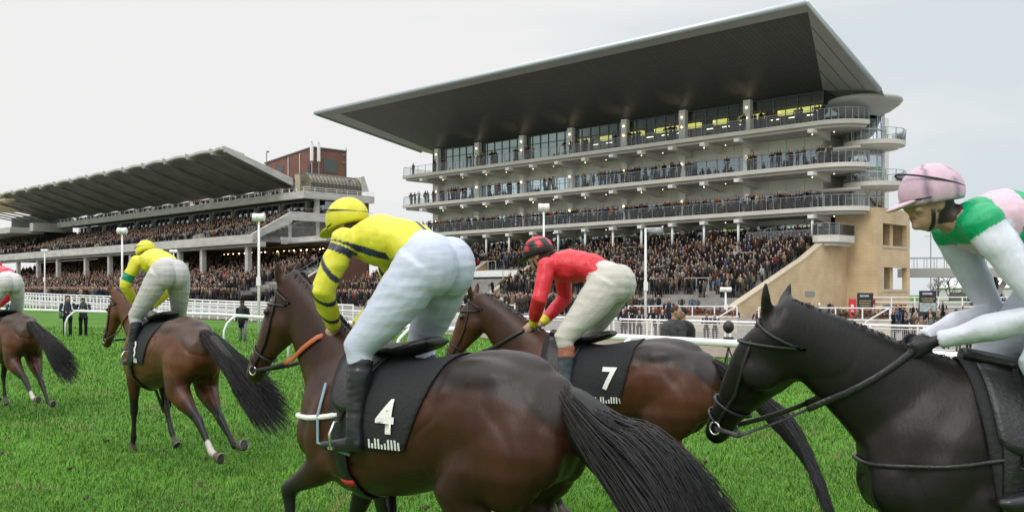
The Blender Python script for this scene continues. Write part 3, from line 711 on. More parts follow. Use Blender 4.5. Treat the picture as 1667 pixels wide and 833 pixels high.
b = MB(); b.bar((.2, .3, 19), (.2, .3, 24), .5, .5, mat('dark_pipe', (.05, .05, .05), .6)); b.bar((-.2, -6.9, 20), (-.2, -6.9, 27.6), .12, .12, STEEL); b.bar((-.2, -6, 25), (-.2, -7, 25), .1, .1, STEEL); b.bar((-.2, -6, 26.3), (-.2, -7, 26.3), .1, .1, STEEL); b.bar((7, .3, 21), (7, .3, 26), .08, .08, WHITE); b.bar((3.4, .3, 21), (3.4, .3, 26.3), .08, .08, WHITE); b.box(1.5, 3.6, .3, 1.2, 20.5, 21.5, WHITE); b.build('pipework', bb)
b = MB(); b.bar((14.5, 0, 25.4), (14.5, 0, 27.6), .14, .14, STEEL); b.ell((14.1, 0, 27.7), (.4, .25, .2), STEEL); b.box(10, 15.5, -2, 2.0, 20, 22.6, mat('ladder_wall', (.3, .29, .27), .8)); b.build('roof_plant', bb)
# ================================================================== running rail
RAILM = mat('white_plastic_rail', (.80, .81, .82), .35, var=.04, vscale=2)
def resample(pts, step):
    P = [np.array(p, float) for p in pts]; out = [P[0]]; acc = 0.0
    dens = []
    for a, b in zip(P[:-1], P[1:]):
        n = max(1, int(np.linalg.norm(b-a)/.25))
        for k in range(n): dens.append(a+(b-a)*k/n)
    dens.append(P[-1]); D = np.array(dens)
    for _ in range(14): D[1:-1] = (D[:-2]+D[1:-1]*2+D[2:])/4
    s = np.concatenate([[0], np.cumsum(np.linalg.norm(np.diff(D, axis=0), axis=1))]); q = np.arange(0, s[-1], step)
    return np.column_stack([np.interp(q, s, D[:, k]) for k in range(D.shape[1])])
rr = empty('running_rail', (RAIL[2][0], RAIL[2][1], 0), 0, 'white plastic running rail curving along the edge of the turf track', 'rail')
rp = resample(RAIL, .8); b = MB(); o0 = np.array(RAIL[2])
b.tube([(p[0]-o0[0], p[1]-o0[1], 1.13+gz(*p)*.3) for p in rp], (.045) if False else [(.04, .058)]*len(rp), 10, RAILM)
b.build('top_rail', rr)
pp = resample(RAIL, 7.2)
for i, p in enumerate(pp[1:], 1):
    if abs(p[1]-16.7) < 0: continue
    t = pp[min(i+1, len(pp)-1)]-pp[i-1]; t /= np.linalg.norm(t); n_ = np.array([-t[1], t[0]])   # track side
    x, y = p-o0; b = MB()
    b.tube([(x, y, 1.1), (x+n_[0]*.12, y+n_[1]*.12, 1.06), (x+n_[0]*.34, y+n_[1]*.34, .86), (x+n_[0]*.45, y+n_[1]*.45, .6), (x+n_[0]*.46, y+n_[1]*.46, -.02)], .038, 8, RAILM)
    b.build('post', rr)

# ================================================================== spectator barriers
def fence_points(pts, step): return resample(pts, step)
fr_ = empty('spectator_barrier', (3.0, 54, -.45), 0, 'white barrier with wire mesh panels between the dirt path and the crowd', 'fence')
o0 = np.array([3.0, 54, -.45])
fp = fence_points(FENCE[:6], 2.35)
top = MB(); mesh_ = MB(); WIRE = mat('white_wire', (.6, .6, .58), .5)
path = [(p[0]-o0[0], p[1]-o0[1], p[2]+1.03-o0[2]) for p in fp]
top.tube(path, [(.045, .05)]*len(path), 8, RAILM); top.build('top_rail', fr_)
lowr = MB(); lowr.tube([(x, y, z-.14) for x, y, z in path], .025, 6, RAILM); lowr.tube([(x, y, z-.95) for x, y, z in path], .03, 6, RAILM); lowr.build('lower_rail', fr_)
for i, (p, q) in enumerate(zip(path[:-1], path[1:])):
    b = MB(); b.bar((p[0], p[1], p[2]-1.25), (p[0], p[1], p[2]), .10, .08, RAILM)
    f_ = .12; c = [p[k]+(q[k]-p[k])*f_ for k in range(3)]; b.bar((c[0], c[1], c[2]-1.25), (c[0], c[1], c[2]-.02), .07, .06, RAILM); b.build('post', fr_)
    L = math.dist(p, q); n = int(L*.88/.085); m_ = MB()
    for k in range(1, n):
        f_ = .12+.88*k/n; c = [p[j]+(q[j]-p[j])*f_ for j in range(3)]; m_.bar((c[0], c[1], c[2]-.95), (c[0], c[1], c[2]-.14), .009, .009, WIRE)
    for k in range(1, 9):
        z = -.14-.81*k/9; a = [p[j]+(q[j]-p[j])*.12 for j in range(3)]; m_.bar((a[0], a[1], a[2]+z), (q[0], q[1], q[2]+z), .008, .008, WIRE)
    if i < 28: m_.build('mesh_panel', fr_)
for row, (off, lab) in enumerate(((0.0, 'white three rail fence at the far end of the turf, nearer of two rows'), (3.2, 'white three rail fence directly behind the first row, in front of the packed crowd'))):
    fl = empty('rail_fence', (-30, 84, .2), 0, lab, 'fence'); o0 = np.array([-30, 84, .2])
    fp = fence_points(FENCE[5:], 1.25)
    fp = fp+np.array([off*.6, off*.8, .03*off])
    path = [(p[0]-o0[0], p[1]-o0[1], p[2]+1.2-o0[2]) for p in fp]
    b = MB()
    for dz, r in ((0, .06), (-.42, .045), (-.82, .045)): b.tube([(x, y, z+dz) for x, y, z in path], r, 6, RAILM)
    b.build('rails', fl)
    for p in path[::1]: b = MB(); b.bar((p[0], p[1], p[2]-1.25), (p[0], p[1], p[2]), .09, .09, RAILM); b.build('post', fl)

# planter walls with railings and flower boxes
LEAFR = mat('russet_leaves', (.16, .035, .02), .8, var=.5, vscale=9); LEAFG = mat('dull_green_leaves', (.05, .07, .02), .8, var=.4, vscale=9)
WALLC = mat('cream_render', (.56, .50, .42), .8, var=.08, vscale=.7)
def planter(x0, y0, x1, y1, label, flabel, brace=True):
    L = math.hypot(x1-x0, y1-y0); a = math.atan2(y1-y0, x1-x0); g0 = -.42
    r = empty('planter_wall', (x0, y0, g0), a, label, 'wall')
    b = MB(); b.box(0, L, 0, .35, 0, .95, WALLC); b.box(-.04, L+.04, -.04, .39, .951, 1.03, WHITE); b.build('wall', r)
    b = MB(); b.bar((0, -.02, 1.6), (L, -.02, 1.6), .06, .06, RAILM)
    for k in np.arange(0, L+.01, L/max(1, round(L/1.3))): b.bar((k, -.02, 1.0), (k, -.02, 1.6), .07, .06, RAILM)
    if brace: b.bar((L-.05, -.02, 1.6), (L-1.1, -.6, .9), .06, .06, RAILM); b.bar((L-1.1, -.6, .9), (L-1.1, -.6, 0), .06, .06, RAILM)
    b.build('railing', r)
    f = empty('flower_trough', (x0, y0, g0+1.03), a, flabel, 'planter'); b = MB(); b.box(.05, L-.05, .08, .36, 0, .12, mat('trough_brown', (.12, .07, .04), .8)); b.build('trough', f)
    vs = []; fs = []; mi = []
    for k in range(int(L*95)):
        c = np.array([random.random()*L, .2+random.gauss(0, .1), .16+abs(random.gauss(0, .13))]); s = .04+random.random()*.05
        d1 = np.random.randn(3)*s; d2 = np.random.randn(3)*s; n0 = len(vs); vs += [c, c+d1, c+d1+d2, c+d2]; fs.append((n0, n0+1, n0+2, n0+3)); mi.append(0 if random.random() < .8 else 1)
    obj('plants', fastmesh('plants', np.array(vs), np.array(fs), [LEAFR, LEAFG], np.array(mi)), f)
planter(7.2, 61.5, 13.3, 58.8, 'cream rendered wall with white railing left of the black horse ears', 'trough of russet plants on the cream wall left of the black horse ears')
planter(13.4, 54, 19.3, 50.8, 'cream rendered wall with white railing in front of the sandy stand wall', 'trough of russet plants on the cream wall before the sandy stand wall')
planter(-6.0, 73, .2, 68.0, 'cream wall with white railing seen behind the grey breeches of the near jockey', 'trough of russet plants on the cream wall between the two near jockeys', False)

# ================================================================== loudspeaker masts
def mast(x, y, h, label, kind, g='tall white masts along the crowd side'):
    z0 = gz(x, y); r = empty('loudspeaker_mast', (x, y, z0), 0, label, 'mast', g)
    b = MB(); b.tube([(0, 0, 0), (0, 0, h*.5), (0, 0, h)], [.085, .075, .06], 10, WHITE); b.build('pole', r)
    for s in ((-1, 1) if kind != 'side' else (1,)):
        b = MB(); ln = .32 if kind == 'big' else .36; rad = .24 if kind == 'big' else .17
        if kind == 'side': b.tube([(.1, 0, h-.15), (.5, -.1, h-.2), (.95, -.2, h-.15)], [.08, .13, .24], 12, mat('horn_grey', (.25, .26, .27), .5)); b.bar((0, 0, h-.02), (.9, -.1, h+.02), .06, .06, WHITE)
        else: b.tube([(s*.012, 0, h+rad*.6), (s*ln*.5, -.02, h+rad*.6), (s*ln, -.04, h+rad*.6), (s*ln*1.08, -.04, h+rad*.6)], [rad*.93, rad*.95, rad, rad*.7], 14, WHITE)
        b.build('loudspeaker', r)
    b = MB(); b.box(-.12, .12, -.14, -.06, h*.42, h*.42+.5, WHITE); b.build('junction_box', r)
mast(-54, 115, 6.0, 'small white mast with twin horns, farthest left before the older stand', 'small')
mast(-28.6, 73, 6.45, 'white mast with pale drum loudspeakers directly above the yellow and green jockey', 'big')
mast(-34, 100, 5.6, 'short white mast with twin lamps right of the yellow and green jockey', 'small')
mast(-14.5, 57, 6.5, 'white mast with pale drum loudspeakers left of the near horse ears', 'big')
mast(1.98, 62, 7.5, 'white mast with drum loudspeakers rising behind the red jockey cap', 'big')
mast(7.45, 55.5, 6.0, 'white mast with one grey side horn standing at the mesh barrier', 'side')
mast(14.6, 68, 2.4, 'low thin grey post with round lamp before the packed terrace', 'small')

# signs
NAVY = mat('navy_board', (.012, .018, .032), .45); GOLD = mat('gold_lettering', (.45, .33, .12), .5); PALE = mat('pale_print', (.6, .62, .62), .6)
REDP = mat('red_panel', (.55, .03, .035), .5)
def board(x, y, w, h, z, label, has_map):
    r = empty('information_board', (x, y, gz(x, y)), R(-22), label, 'sign'); z -= gz(x, y)
    b = MB(); b.box(-w/2, w/2, -.05, .05, z-h, z, NAVY); b.box(-w/2+.05, -w/2+.13, -.03, .03, 0, z-h, NAVY); b.box(w/2-.13, w/2-.05, -.03, .03, 0, z-h, NAVY); b.build('panel', r)
    b = MB(); x0 = -w*.3
    for k in range(9):
        ww = w*(.03+.03*random.random()); b.box(x0, x0+ww, -.056, -.052, z-.24, z-.13, PALE); x0 += ww+w*.02
    for j in range(5 if not has_map else 2):
        x0 = -w*(.25+.12*random.random()); 
        while x0 < w*.32: ww = w*(.03+.05*random.random()); b.box(x0, x0+ww, -.056, -.052, z-.52-.14*j, z-.46-.14*j, GOLD); x0 += ww+w*.02
    b.build('lettering', r)
    if has_map:
        b = MB(); b.box(-w*.46, w*.46, -.058, -.053, z-1.3, z-.75, mat('map_print', (.32, .38, .38), .6, var=.5, vscale=6)); b.build('map', r)
board(22.0, 62, .95, 2.0, 1.98, 'dark navy notice board with gold lines between red panels at the sandy tower', False)
board(25.9, 62, 1.0, 1.7, 2.12, 'dark navy notice board with a map picture right of the sandy tower', True)
for x, lab, ww in ((21.35, 'red display panel left of the navy notice board', .45), (22.65, 'red display panel right of the navy notice board', .25)):
    r = empty('red_display_panel', (x, 62.4, gz(x, 62)), R(-22), lab, 'sign'); b = MB(); b.box(-ww/2, ww/2, -.15, .15, 0, 2.0, REDP); b.build('cabinet', r)
    b = MB(); b.ell((0, -.16, 1.55), (.1, .02, .12), PALE, nu=10, nv=6); b.ell((0, -.16, 1.2), (.1, .02, .12), PALE, nu=10, nv=6); b.build('emblem', r)

# footbridge on the right and things beyond
fb = empty('footbridge', (47, 115, 0), R(-8), 'pale raised footbridge on V shaped legs right of the sandy tower', 'bridge')
b = MB(); b.box(-2, 45, -1.5, 1.5, 3.9, 4.9, mat('bridge_grey', (.36, .36, .33), .8)); b.build('deck', fb)
b = MB()
for k in np.arange(-2, 45, 1.1): b.bar((k, -1.5, 4.9), (k, -1.5, 6.1), .06, .06, STEEL); b.bar((k, 1.5, 4.9), (k, 1.5, 6.1), .06, .06, STEEL)
for s in (-1.5, 1.5): b.bar((-2, s, 6.1), (45, s, 6.1), .08, .08, STEEL)
b.build('railing', fb)
for k in (7.5, 24):
    b = MB(); b.bar((k, 0, 0), (k-2.2, 0, 3.9), .4, .5, mat('bridge_grey', (.36, .36, .33), .8)); b.bar((k, 0, 0), (k+2.2, 0, 3.9), .4, .5, mat('bridge_grey', (.36, .36, .33), .8)); b.build('leg', fb)
b = MB(); b.bar((52.6, 125, 0), (52.6, 125, 11.8), .1, .1, STEEL)
for k in range(4): b.bar((51.8+.2*k, 125, 9.2+.7*k), (53.4-.2*k, 125, 9.2+.7*k), .06, .06, STEEL)
o = b.build('aerial_mast'); tag(o, 'thin grey aerial with crossbars above the footbridge', 'aerial')
b = MB(); 
for j in range(3): b.bar((34, 95, .75+.45*j), (60, 88, .75+.45*j), .09, .09, RAILM)
for k in range(14): b.bar((34+2*k, 95-.54*k, -.1), (34+2*k, 95-.54*k, 1.7), .1, .1, RAILM)
o = b.build('rail_fence'); tag(o, 'white post and rail fence beneath the footbridge', 'fence')
# bare and evergreen trees beyond the bridge
BARK = mat('winter_bark', (.12, .10, .08), .9); EVG = mat('evergreen_foliage', (.03, .05, .02), .9, var=.4, vscale=2)
def tree(x, y, h, label, seed, evergreen=False):
    rnd = random.Random(seed); t = empty('evergreen_tree' if evergreen else 'bare_tree', (x, y, 0), 0, label, 'tree')
    b = MB(); tw = MB()
    def branch(p, d, L, r, lvl):
        q = p+d*L; (b if lvl < 2 else tw).tube([p, (p+q)/2+Vector((rnd.gauss(0, .04), rnd.gauss(0, .04), 0))*L, q], [r, r*.8, r*.6], 5, BARK)
        if lvl < 5:
            for k in range(3 if lvl else 5):
                nd = (d+Vector((rnd.gauss(0, .5), rnd.gauss(0, .5), rnd.gauss(.12, .25)))).normalized(); branch(p+d*L*(.45+.55*rnd.random()), nd, L*.68, r*.55, lvl+1)
    if evergreen:
        b.tube([(0, 0, 0), (0, 0, h)], [.2, .04], 6, BARK); vs = []; fs = []
        for k in range(2600):
            z = h*(.12+.88*rnd.random()); rad = (h-z)*.34+.25; a = rnd.random()*6.283; q = rad*math.sqrt(rnd.random())*(.8+.35*math.sin(a*3+z*2)); c = np.array([q*math.cos(a), q*math.sin(a), z])
            d1 = np.array([rnd.gauss(0, .16) for _ in range(3)]); d2 = np.array([rnd.gauss(0, .16) for _ in range(3)]); n0 = len(vs); vs += [c, c+d1, c+d2]; fs.append((n0, n0+1, n0+2))
        obj('crown', fastmesh('crown', np.array(vs), np.array(fs), [EVG]), t)
    else:
        branch(Vector((0, 0, 0)), Vector((0, 0, 1)), h*.3, h*.02, 0); tw.build('crown', t)
    b.build('trunk', t)
for i, (x, y, h, lab) in enumerate(((60, 140, 7.0, 'bare winter tree seen under the left end of the footbridge'), (66, 150, 8.0, 'bare winter tree behind the footbridge legs'), (70, 147, 7, 'bare winter tree right of the footbridge legs'), (79, 150, 9, 'bare winter tree behind the pink capped jockey sleeve'))): tree(x, y, h, lab, i+3)
tree(58.5, 125, 5.0, 'small dark evergreen under the right side of the footbridge', 9, True); tree(61.5, 127, 4.2, 'shorter dark evergreen at the right of the other one', 12, True)
# low pavilion far right
pv = empty('low_pavilion', (92, 150, 0), R(-30), 'low pale marquee seen far off under the footbridge', 'building')
b = MB(); b.box(-26, 14, 0, 10, 0, 3.0, mat('marquee_white', (.6, .6, .6), .7)); b.build('wall', pv); b = MB(); b.prism([(-.3, 3.0), (10.3, 3.0), (5, 4.6)], -26.3, 14.3, mat('marquee_roof', (.66, .67, .68), .7), axis='x'); b.build('roof', pv)
for k in range(8): b = MB(); b.box(-24+4.6*k, -21.5+4.6*k, -.05, -.003, .4, 2.3, FRAME); b.build('window', pv)

# ================================================================== people templates
SKINS = [(.42, .25, .17), (.48, .29, .20), (.36, .21, .14), (.50, .33, .25), (.20, .11, .07)]
COATS = [((.012, .013, .016), 'black', 14), ((.018, .022, .04), 'navy', 9), ((.05, .035, .025), 'dark brown', 6), ((.085, .06, .045), 'brown', 4), ((.05, .055, .035), 'olive', 5), ((.05, .055, .06), 'dark grey', 6),
         ((.14, .14, .13), 'grey', 4), ((.22, .15, .09), 'camel', 2.5), ((.32, .27, .20), 'beige', 3), ((.40, .08, .03), 'orange', .35), ((.35, .02, .03), 'red', .5), ((.45, .45, .43), 'cream', 2), ((.06, .10, .18), 'blue', 2), ((.12, .03, .03), 'maroon', 1), ((.09, .075, .05), 'tweed', 5)]
COATP = np.array([c[2] for c in COATS], float); COATP /= COATP.sum()
HAIRS = [((.015, .012, .01), 'dark hair'), ((.06, .035, .02), 'brown hair'), ((.25, .17, .08), 'fair hair'), ((.30, .29, .28), 'grey hair'), ((.02, .02, .02), 'dark cap'), ((.10, .08, .055), 'tweed cap')]
def person_mb(kind=0, low=False, seed=0):
    """facing +y, feet at z=0, 1.75 m. colour channel = part id: 0 coat 1 trousers 2 skin 3 hair 4 shirt/bag"""
    n = 6 if low else 10; b = MB(); rnd = random.Random(seed)
    C = lambda i: (i/10.0, 0, 0)
    lean = {0: 0, 1: .10, 2: 0, 3: .0, 4: .02, 5: .06, 6: 0, 7: .12}[kind % 8]
    sit = False
    # legs
    for s in (-1, 1):
        b.tube([(s*.10, 0, .0), (s*.10, .0, .45), (s*.095, 0, .88)] if not low else [(s*.10, 0, 0), (s*.095, 0, .88)], [.06, .065, .095] if not low else [.065, .1], 4 if low else 8, None, C(1))
        if not low: b.tube([(s*.10, -.08, .04), (s*.11, .17, .035)], [.05, .045], 6, None, (.05, 1, 0))
    # trunk: coat
    cl = .62 if kind % 3 == 0 else .78
    zs = [cl, .95, 1.15, 1.35, 1.45, 1.50]
    rs = [(.19, .13), (.185, .125), (.19, .125), (.215, .12), (.17, .10), (.075, .07)]
    if low: zs = [cl, 1.1, 1.38, 1.49]; rs = [(.19, .13), (.19, .13), (.22, .12), (.09, .08)]
    vs = [(0, lean*max(0, z-.9)*1.6, z) for z in zs]
    b.tube(vs, rs, n, None, C(0))
    hy = lean*.95
    # arms
    pose = kind % 8
    for s in (-1, 1):
        sh = Vector((s*.22, hy*.85, 1.40))
        if pose in (0, 6): el = Vector((s*.27, hy-.02, 1.12)); ha = Vector((s*.23, hy+.10, .88))
        elif pose in (1, 7, 5): el = Vector((s*.29, hy+.12, 1.16)); ha = Vector((s*.16, hy+.34, 1.12))
        elif pose == 2: el = Vector((s*.28, hy+.12, 1.16)); ha = Vector((s*.05, hy+.24, 1.20))
        elif pose == 3: el = Vector((s*.28, hy+.2, 1.28)); ha = Vector((s*.06, hy+.30, 1.55))
        else: el = Vector((s*.28, hy+.05, 1.12)); ha = Vector((s*.08, hy+.22, 1.05))
        if low: b.tube([sh, el, ha], [.06, .05, .04], 4, None, C(0), cap=False)
        else:
            b.tube([sh+Vector((-s*.05, 0, .02)), sh, el, el.lerp(ha, .85)], [.06, .068, .052, .042], 7, None, C(0)); b.ell(ha, (.038, .045, .045), None, C(2), 6, 4)
    # neck, head
    hx = 0; c = Vector((0, hy+.03, 1.635))
    if low:
        b.tube([(0, hy, 1.46), (0, hy+.02, 1.56)], .05, 5, None, C(2), cap=False)
        b.ell(c, (.078, .095, .118), None, C(2), 6, 4)
        b.ell(c+Vector((0, -.022, .032)), (.084, .088, .10), None, C(3), 6, 4)
    else:
        b.tube([(0, hy-.01, 1.44), (0, hy+.01, 1.57)], .052, 8, None, C(2), cap=False)
        b.ell(c, (.074, .092, .115), None, C(2), 12, 9); b.ell(c+Vector((0, .02, -.06)), (.055, .066, .06), None, C(2), 8, 6)
        b.ell(c+Vector((0, .097, -.015)), (.013, .02, .022), None, C(2), 6, 4)
        for s in (-1, 1):
            b.ell(c+Vector((s*.030, .083, .015)), (.011, .008, .007), None, (.06, 1, 0), 5, 3); b.ell(c+Vector((s*.076, 0, -.005)), (.012, .022, .03), None, C(2), 5, 4)
        b.ell(c+Vector((0, .083, -.055)), (.024, .010, .006), None, (.07, 1, 0), 6, 3)
        hk = kind % 4
        if hk == 0: b.ell(c+Vector((0, -.018, .035)), (.082, .088, .092), None, C(3), 12, 8)
        elif hk == 1: b.ell(c+Vector((0, -.018, .03)), (.086, .09, .1), None, C(3), 12, 8); b.tube([(0, hy-.045, 1.66), (0, hy-.06, 1.42)], [(.085, .05), (.09, .035)], 8, None, C(3))
        elif hk == 2: b.ell(c+Vector((0, -.008, .055)), (.088, .104, .065), None, C(3), 12, 6); b.ell(c+Vector((0, .09, .055)), (.06, .05, .012), None, C(3), 8, 4)
        else: b.ell(c+Vector((0, -.025, .02)), (.081, .082, .1), None, C(3), 12, 8)
    # shirt / scarf at the collar
    if not low and kind % 2: b.ell((0, hy+.06, 1.46), (.05, .04, .05), None, C(4), 8, 5)
    if kind % 5 == 4 and not low: b.box(.2, .3, -.12, .12, .78, 1.05, None, C(4))
    return b
def tri_arrays(b):
    V = np.array(b.v, 'f4'); F = []
    for f in b.f:
        for k in range(1, len(f)-1): F.append((f[0], f[k], f[k+1]))
    return V, np.array(F, 'i4'), np.array(b.c, 'f4')
def colours(ids, coat, trous, skin, hair, extra):
    c = np.zeros((len(ids), 3), 'f4'); k = np.round(ids[:, 0]*10).astype(int); fx = ids[:, 1] > .5
    for i, col in enumerate((coat, trous, skin, hair, extra)): c[(k == i) & ~fx] = col
    c[fx & (ids[:, 0] < .055)] = (.015, .012, .01); c[fx & (ids[:, 0] > .055)] = (.02, .012, .01); c[fx & (ids[:, 0] > .065)] = (.25, .09, .07)
    return c
CLOTH = attr_mat('crowd_clothing', .8, .2, .12, 25)
LOW = [tri_arrays(person_mb(k, True, k)) for k in range(8)]
HIGH = [tri_arrays(person_mb(k, False, k)) for k in range(8)]
TROUS = [(.02, .022, .03), (.03, .035, .05), (.05, .04, .03), (.015, .015, .015), (.10, .09, .075)]
rng = np.random.default_rng(11)
def pick_coat(): 
    i = rng.choice(len(COATS), p=COATP); c = np.array(COATS[i][0])*rng.uniform(.55, 1.1); return i, c
def stuff_crowd(name, pts, label):
    """pts: list of (x,y,z,heading,scale)"""
    VS = []; FS = []; CS = []; off = 0
    for (x, y, z, h, s) in pts:
        V, F, I = LOW[rng.integers(8)]; a = h-math.pi/2; ca, sa = math.cos(a)*s, math.sin(a)*s
        P = np.column_stack([x+V[:, 0]*ca-V[:, 1]*sa, y+V[:, 0]*sa+V[:, 1]*ca, z+V[:, 2]*s])
        _, coat = pick_coat()
        CS.append(colours(I, coat, TROUS[rng.integers(5)], np.array(SKINS[rng.choice(5, p=[.3, .3, .2, .15, .05])])*rng.uniform(.85, 1.15), HAIRS[rng.choice(6, p=[.24, .26, .16, .12, .12, .10])][0], (.3, .3, .3)))
        VS.append(P); FS.append(F+off); off += len(V)
    o = obj(name, fastmesh(name, np.concatenate(VS), np.concatenate(FS), [CLOTH], col=np.concatenate(CS), smooth=True)); tag(o, label, 'crowd', kind='stuff'); return o
FACE = math.atan2(-.70993, -.70428)      # towards the track
WORDS = ['', 'first', 'second', 'third', 'fourth', 'fifth', 'sixth', 'seventh', 'eighth', 'ninth', 'tenth', 'eleventh', 'twelfth', 'thirteenth', 'fourteenth', 'fifteenth', 'sixteenth', 'seventeenth', 'eighteenth', 'nineteenth', 'twentieth']
def ordinal(n):
    if n <= 0: return 'last'
    if n <= 20: return WORDS[n]
    t = ['', '', 'twenty', 'thirty', 'forty', 'fifty', 'sixty', 'seventy', 'eighty', 'ninety'][n//10]
    return (t+'-'+WORDS[n % 10]) if n % 10 else {'twenty': 'twentieth', 'thirty': 'thirtieth', 'forty': 'fortieth', 'fifty': 'fiftieth', 'sixty': 'sixtieth', 'seventy': 'seventieth', 'eighty': 'eightieth', 'ninety': 'ninetieth'}[t]
def spectator(x, y, z, h, kind=None, s=None, coat=None, hair=None, where='', group=None, skin=None, trous=None, label=None):
    kind = int(rng.integers(8)) if kind is None else kind; s = rng.uniform(.94, 1.05) if s is None else s
    if coat is None: ci, cc = pick_coat()
    else: ci = [c[1] for c in COATS].index(coat); cc = np.array(COATS[ci][0])
    hi = int(rng.choice(6, p=[.24, .26, .16, .12, .12, .10])) if hair is None else hair
    if kind % 4 == 1 and hi > 3: hi = 1
    if kind % 4 == 2 and hi < 4: hi = 4+int(rng.integers(2))
    if kind % 4 in (0, 3) and hi > 3: hi = int(rng.integers(4))
    V, F, I = HIGH[kind]; me = fastmesh('person', V*s, F, [CLOTH], col=colours(I, cc, trous or TROUS[rng.integers(5)], skin or SKINS[int(rng.choice(5, p=[.3, .3, .2, .15, .05]))], HAIRS[hi][0], (.45, .45, .45)), smooth=True)
    o = bpy.data.objects.new('person', me); COL.objects.link(o); o.location = (x, y, z); o.rotation_euler = (0, 0, h-math.pi/2)
    desc = HAIRS[hi][1]; nm = COATS[ci][1]
    lb = label or f'person in {nm} coat, {desc}, {where}'
    if len(lb.replace('-', ' ').split()) > 16: lb = lb.replace('person in ', '').replace(' from the left', ' from left')
    tag(o, lb, 'person', group); return o
# ---- stuff crowd
P = []
for k in range(1, NT):
    v = 14-17.9*k/NT+.05; z = 1.3+5.8*k/(NT-1); v -= .45
    u = .6
    while u < 61:
        u += rng.uniform(.42, .72)
        if rng.random() < .10: u += rng.uniform(.3, 1.0)
        if abs((u % 13.5)-6) < .55: continue          # aisles
        if 33.4 < u < 34.7 or 43.5 < u < 44.6: continue
        if 34 < u < 44 and 3.5 < v: continue
        if k < 2 and rng.random() < .4: continue
        P.append((*WN(u, v+rng.uniform(-.3, .25))[:2], z-(.35 if rng.random() < .12 else 0), FACE+rng.normal(0, .5), rng.uniform(.88, 1.10)))
for v in np.arange(16.2, 24, .85):
    u = 1.5
    while u < 62:
        u += rng.uniform(.5, 1.0)
        if rng.random() < .25 + .04*(v-16): continue
        if u < 6 and v > 16.4: continue
        x, y, _ = WN(u, v+rng.uniform(-.3, .3)); P.append((x, y, gz(x, y), FACE+rng.normal(0, .4), rng.uniform(.92, 1.06)))
stuff_crowd('crowd', P, 'dense crowd standing on the terrace below the modern grandstand')
P = []
for k in range(NT2):
    v = 18-22.5*k/NT2-.6; z = 1.2+6.3*k/(NT2-1)
    u = -7.8+max(0, v-11.5)
    while u < 118:
        u += rng.uniform(.42, .8)+ (.0 if u < 70 else .1)
        if rng.random() < (.08 if k < 9 else .28): continue
        if 19.5 < u < 34.6 and 8 < v < 11.2: continue
        if -8.6 < u < -6.3 and v > -1.5: continue
        P.append((*WO(u, v+rng.uniform(-.3, .3))[:2], z, FACE+rng.normal(0, .35), rng.uniform(.93, 1.07)))
        if rng.random() < .35: P.append((*WO(u+.3, v-.6)[:2], z, FACE+rng.normal(0, .35), rng.uniform(.93, 1.07)))
for v in np.arange(18.6, 34, .8):
    u = -14
    while u < 118:
        u += rng.uniform(.45, .85)
        if rng.random() < .12: continue
        x, y, _ = WO(u, v+rng.uniform(-.3, .3))
        if y - .25*x > 176: continue
        P.append((x, y, gz(x, y)+.1, FACE+rng.normal(0, .35), rng.uniform(.92, 1.06)))
stuff_crowd('crowd', P, 'dense crowd packed under and in front of the older grandstand')
P = []
for k in range(n_ if False else 14):
    v = 8.0-12.5*k/14-.45; z = 10.5+3.7*k/13-.42
    u = 1.2
    while u < 96:
        u += rng.uniform(.5, .8)
        dens = .70 if u < 60 else .6
        if k < 4 and u < 32: dens = .35
        if rng.random() > dens: continue
        if any(q < u < q+1.7 for q in (18, 37, 56, 75)): continue
        P.append((*WO(u, v)[:2], z, FACE+rng.normal(0, .3), rng.uniform(.93, 1.05)))
for u in np.arange(1, 94, .7):
    if rng.random() < .55: P.append((*WO(u, -1.6-rng.random())[:2], 16.75, FACE+rng.normal(0, .3), 1))
for v in np.arange(-12, 1, .8):
    if rng.random() < .4: P.append((*WO(1.0, v)[:2], 13.2, FACE, 1))
for u in np.arange(98, 122, .55):
    for k in range(5):
        if rng.random() < .75: P.append((*WO(u, 7.5-1.3*k)[:2], 10.3+.7*k, FACE, 1))
stuff_crowd('crowd', P, 'seated crowd spread over the upper tier of the older grandstand')
# seats behind the seated crowd: rows of empty folding seats
b = MB(); SEATM = mat('grey_seat', (.12, .12, .115), .6)
for k in range(14):
    v = 8.0-12.5*k/14-.5; z = 10.5+3.7*k/13
    for u in np.arange(1.4, 95, .75):
        if random.random() < .7: b.box(u, u+.42, v-.12, v-.06, z+.38, z+.75, SEATM)
o = b.build('stadium_seats', os_); tag(o, kind='stuff')
# ---- balcony spectators: individuals, viewed from the left end to the right end
INDIV = 0
def balcony_row(z, us, where, v=-.45, coat=None):
    global INDIV
    us = sorted(us, reverse=True)
    for i, u in enumerate(us, 1):
        vv = v+rng.uniform(-.25, .05)
        kind = int(rng.choice([0, 1, 2, 4, 5, 7, 3, 6]))
        x, y, _ = WN(u, vv); spectator(x, y, z, FACE+rng.normal(0, .35), kind, where=f'{ordinal(i)} from the left on {where}', group='spectators on the balconies of the modern stand'); INDIV += 1
def spread(spec):
    out_ = []
    for a, c, n in spec:
        out_ += list(np.sort(rng.uniform(a, c, n)))
    return out_
balcony_row(18.55, [61.9]+spread([(55, 58, 4), (48, 51.4, 4), (43.6, 47.8, 6), (38, 42, 5), (29, 33.5, 6), (22, 26, 5), (16.8, 19, 4), (8.6, 9.8, 2), (5.2, 7.8, 4), (2.6, 4.2, 3), (.4, 1.6, 3)]), 'the top balcony')
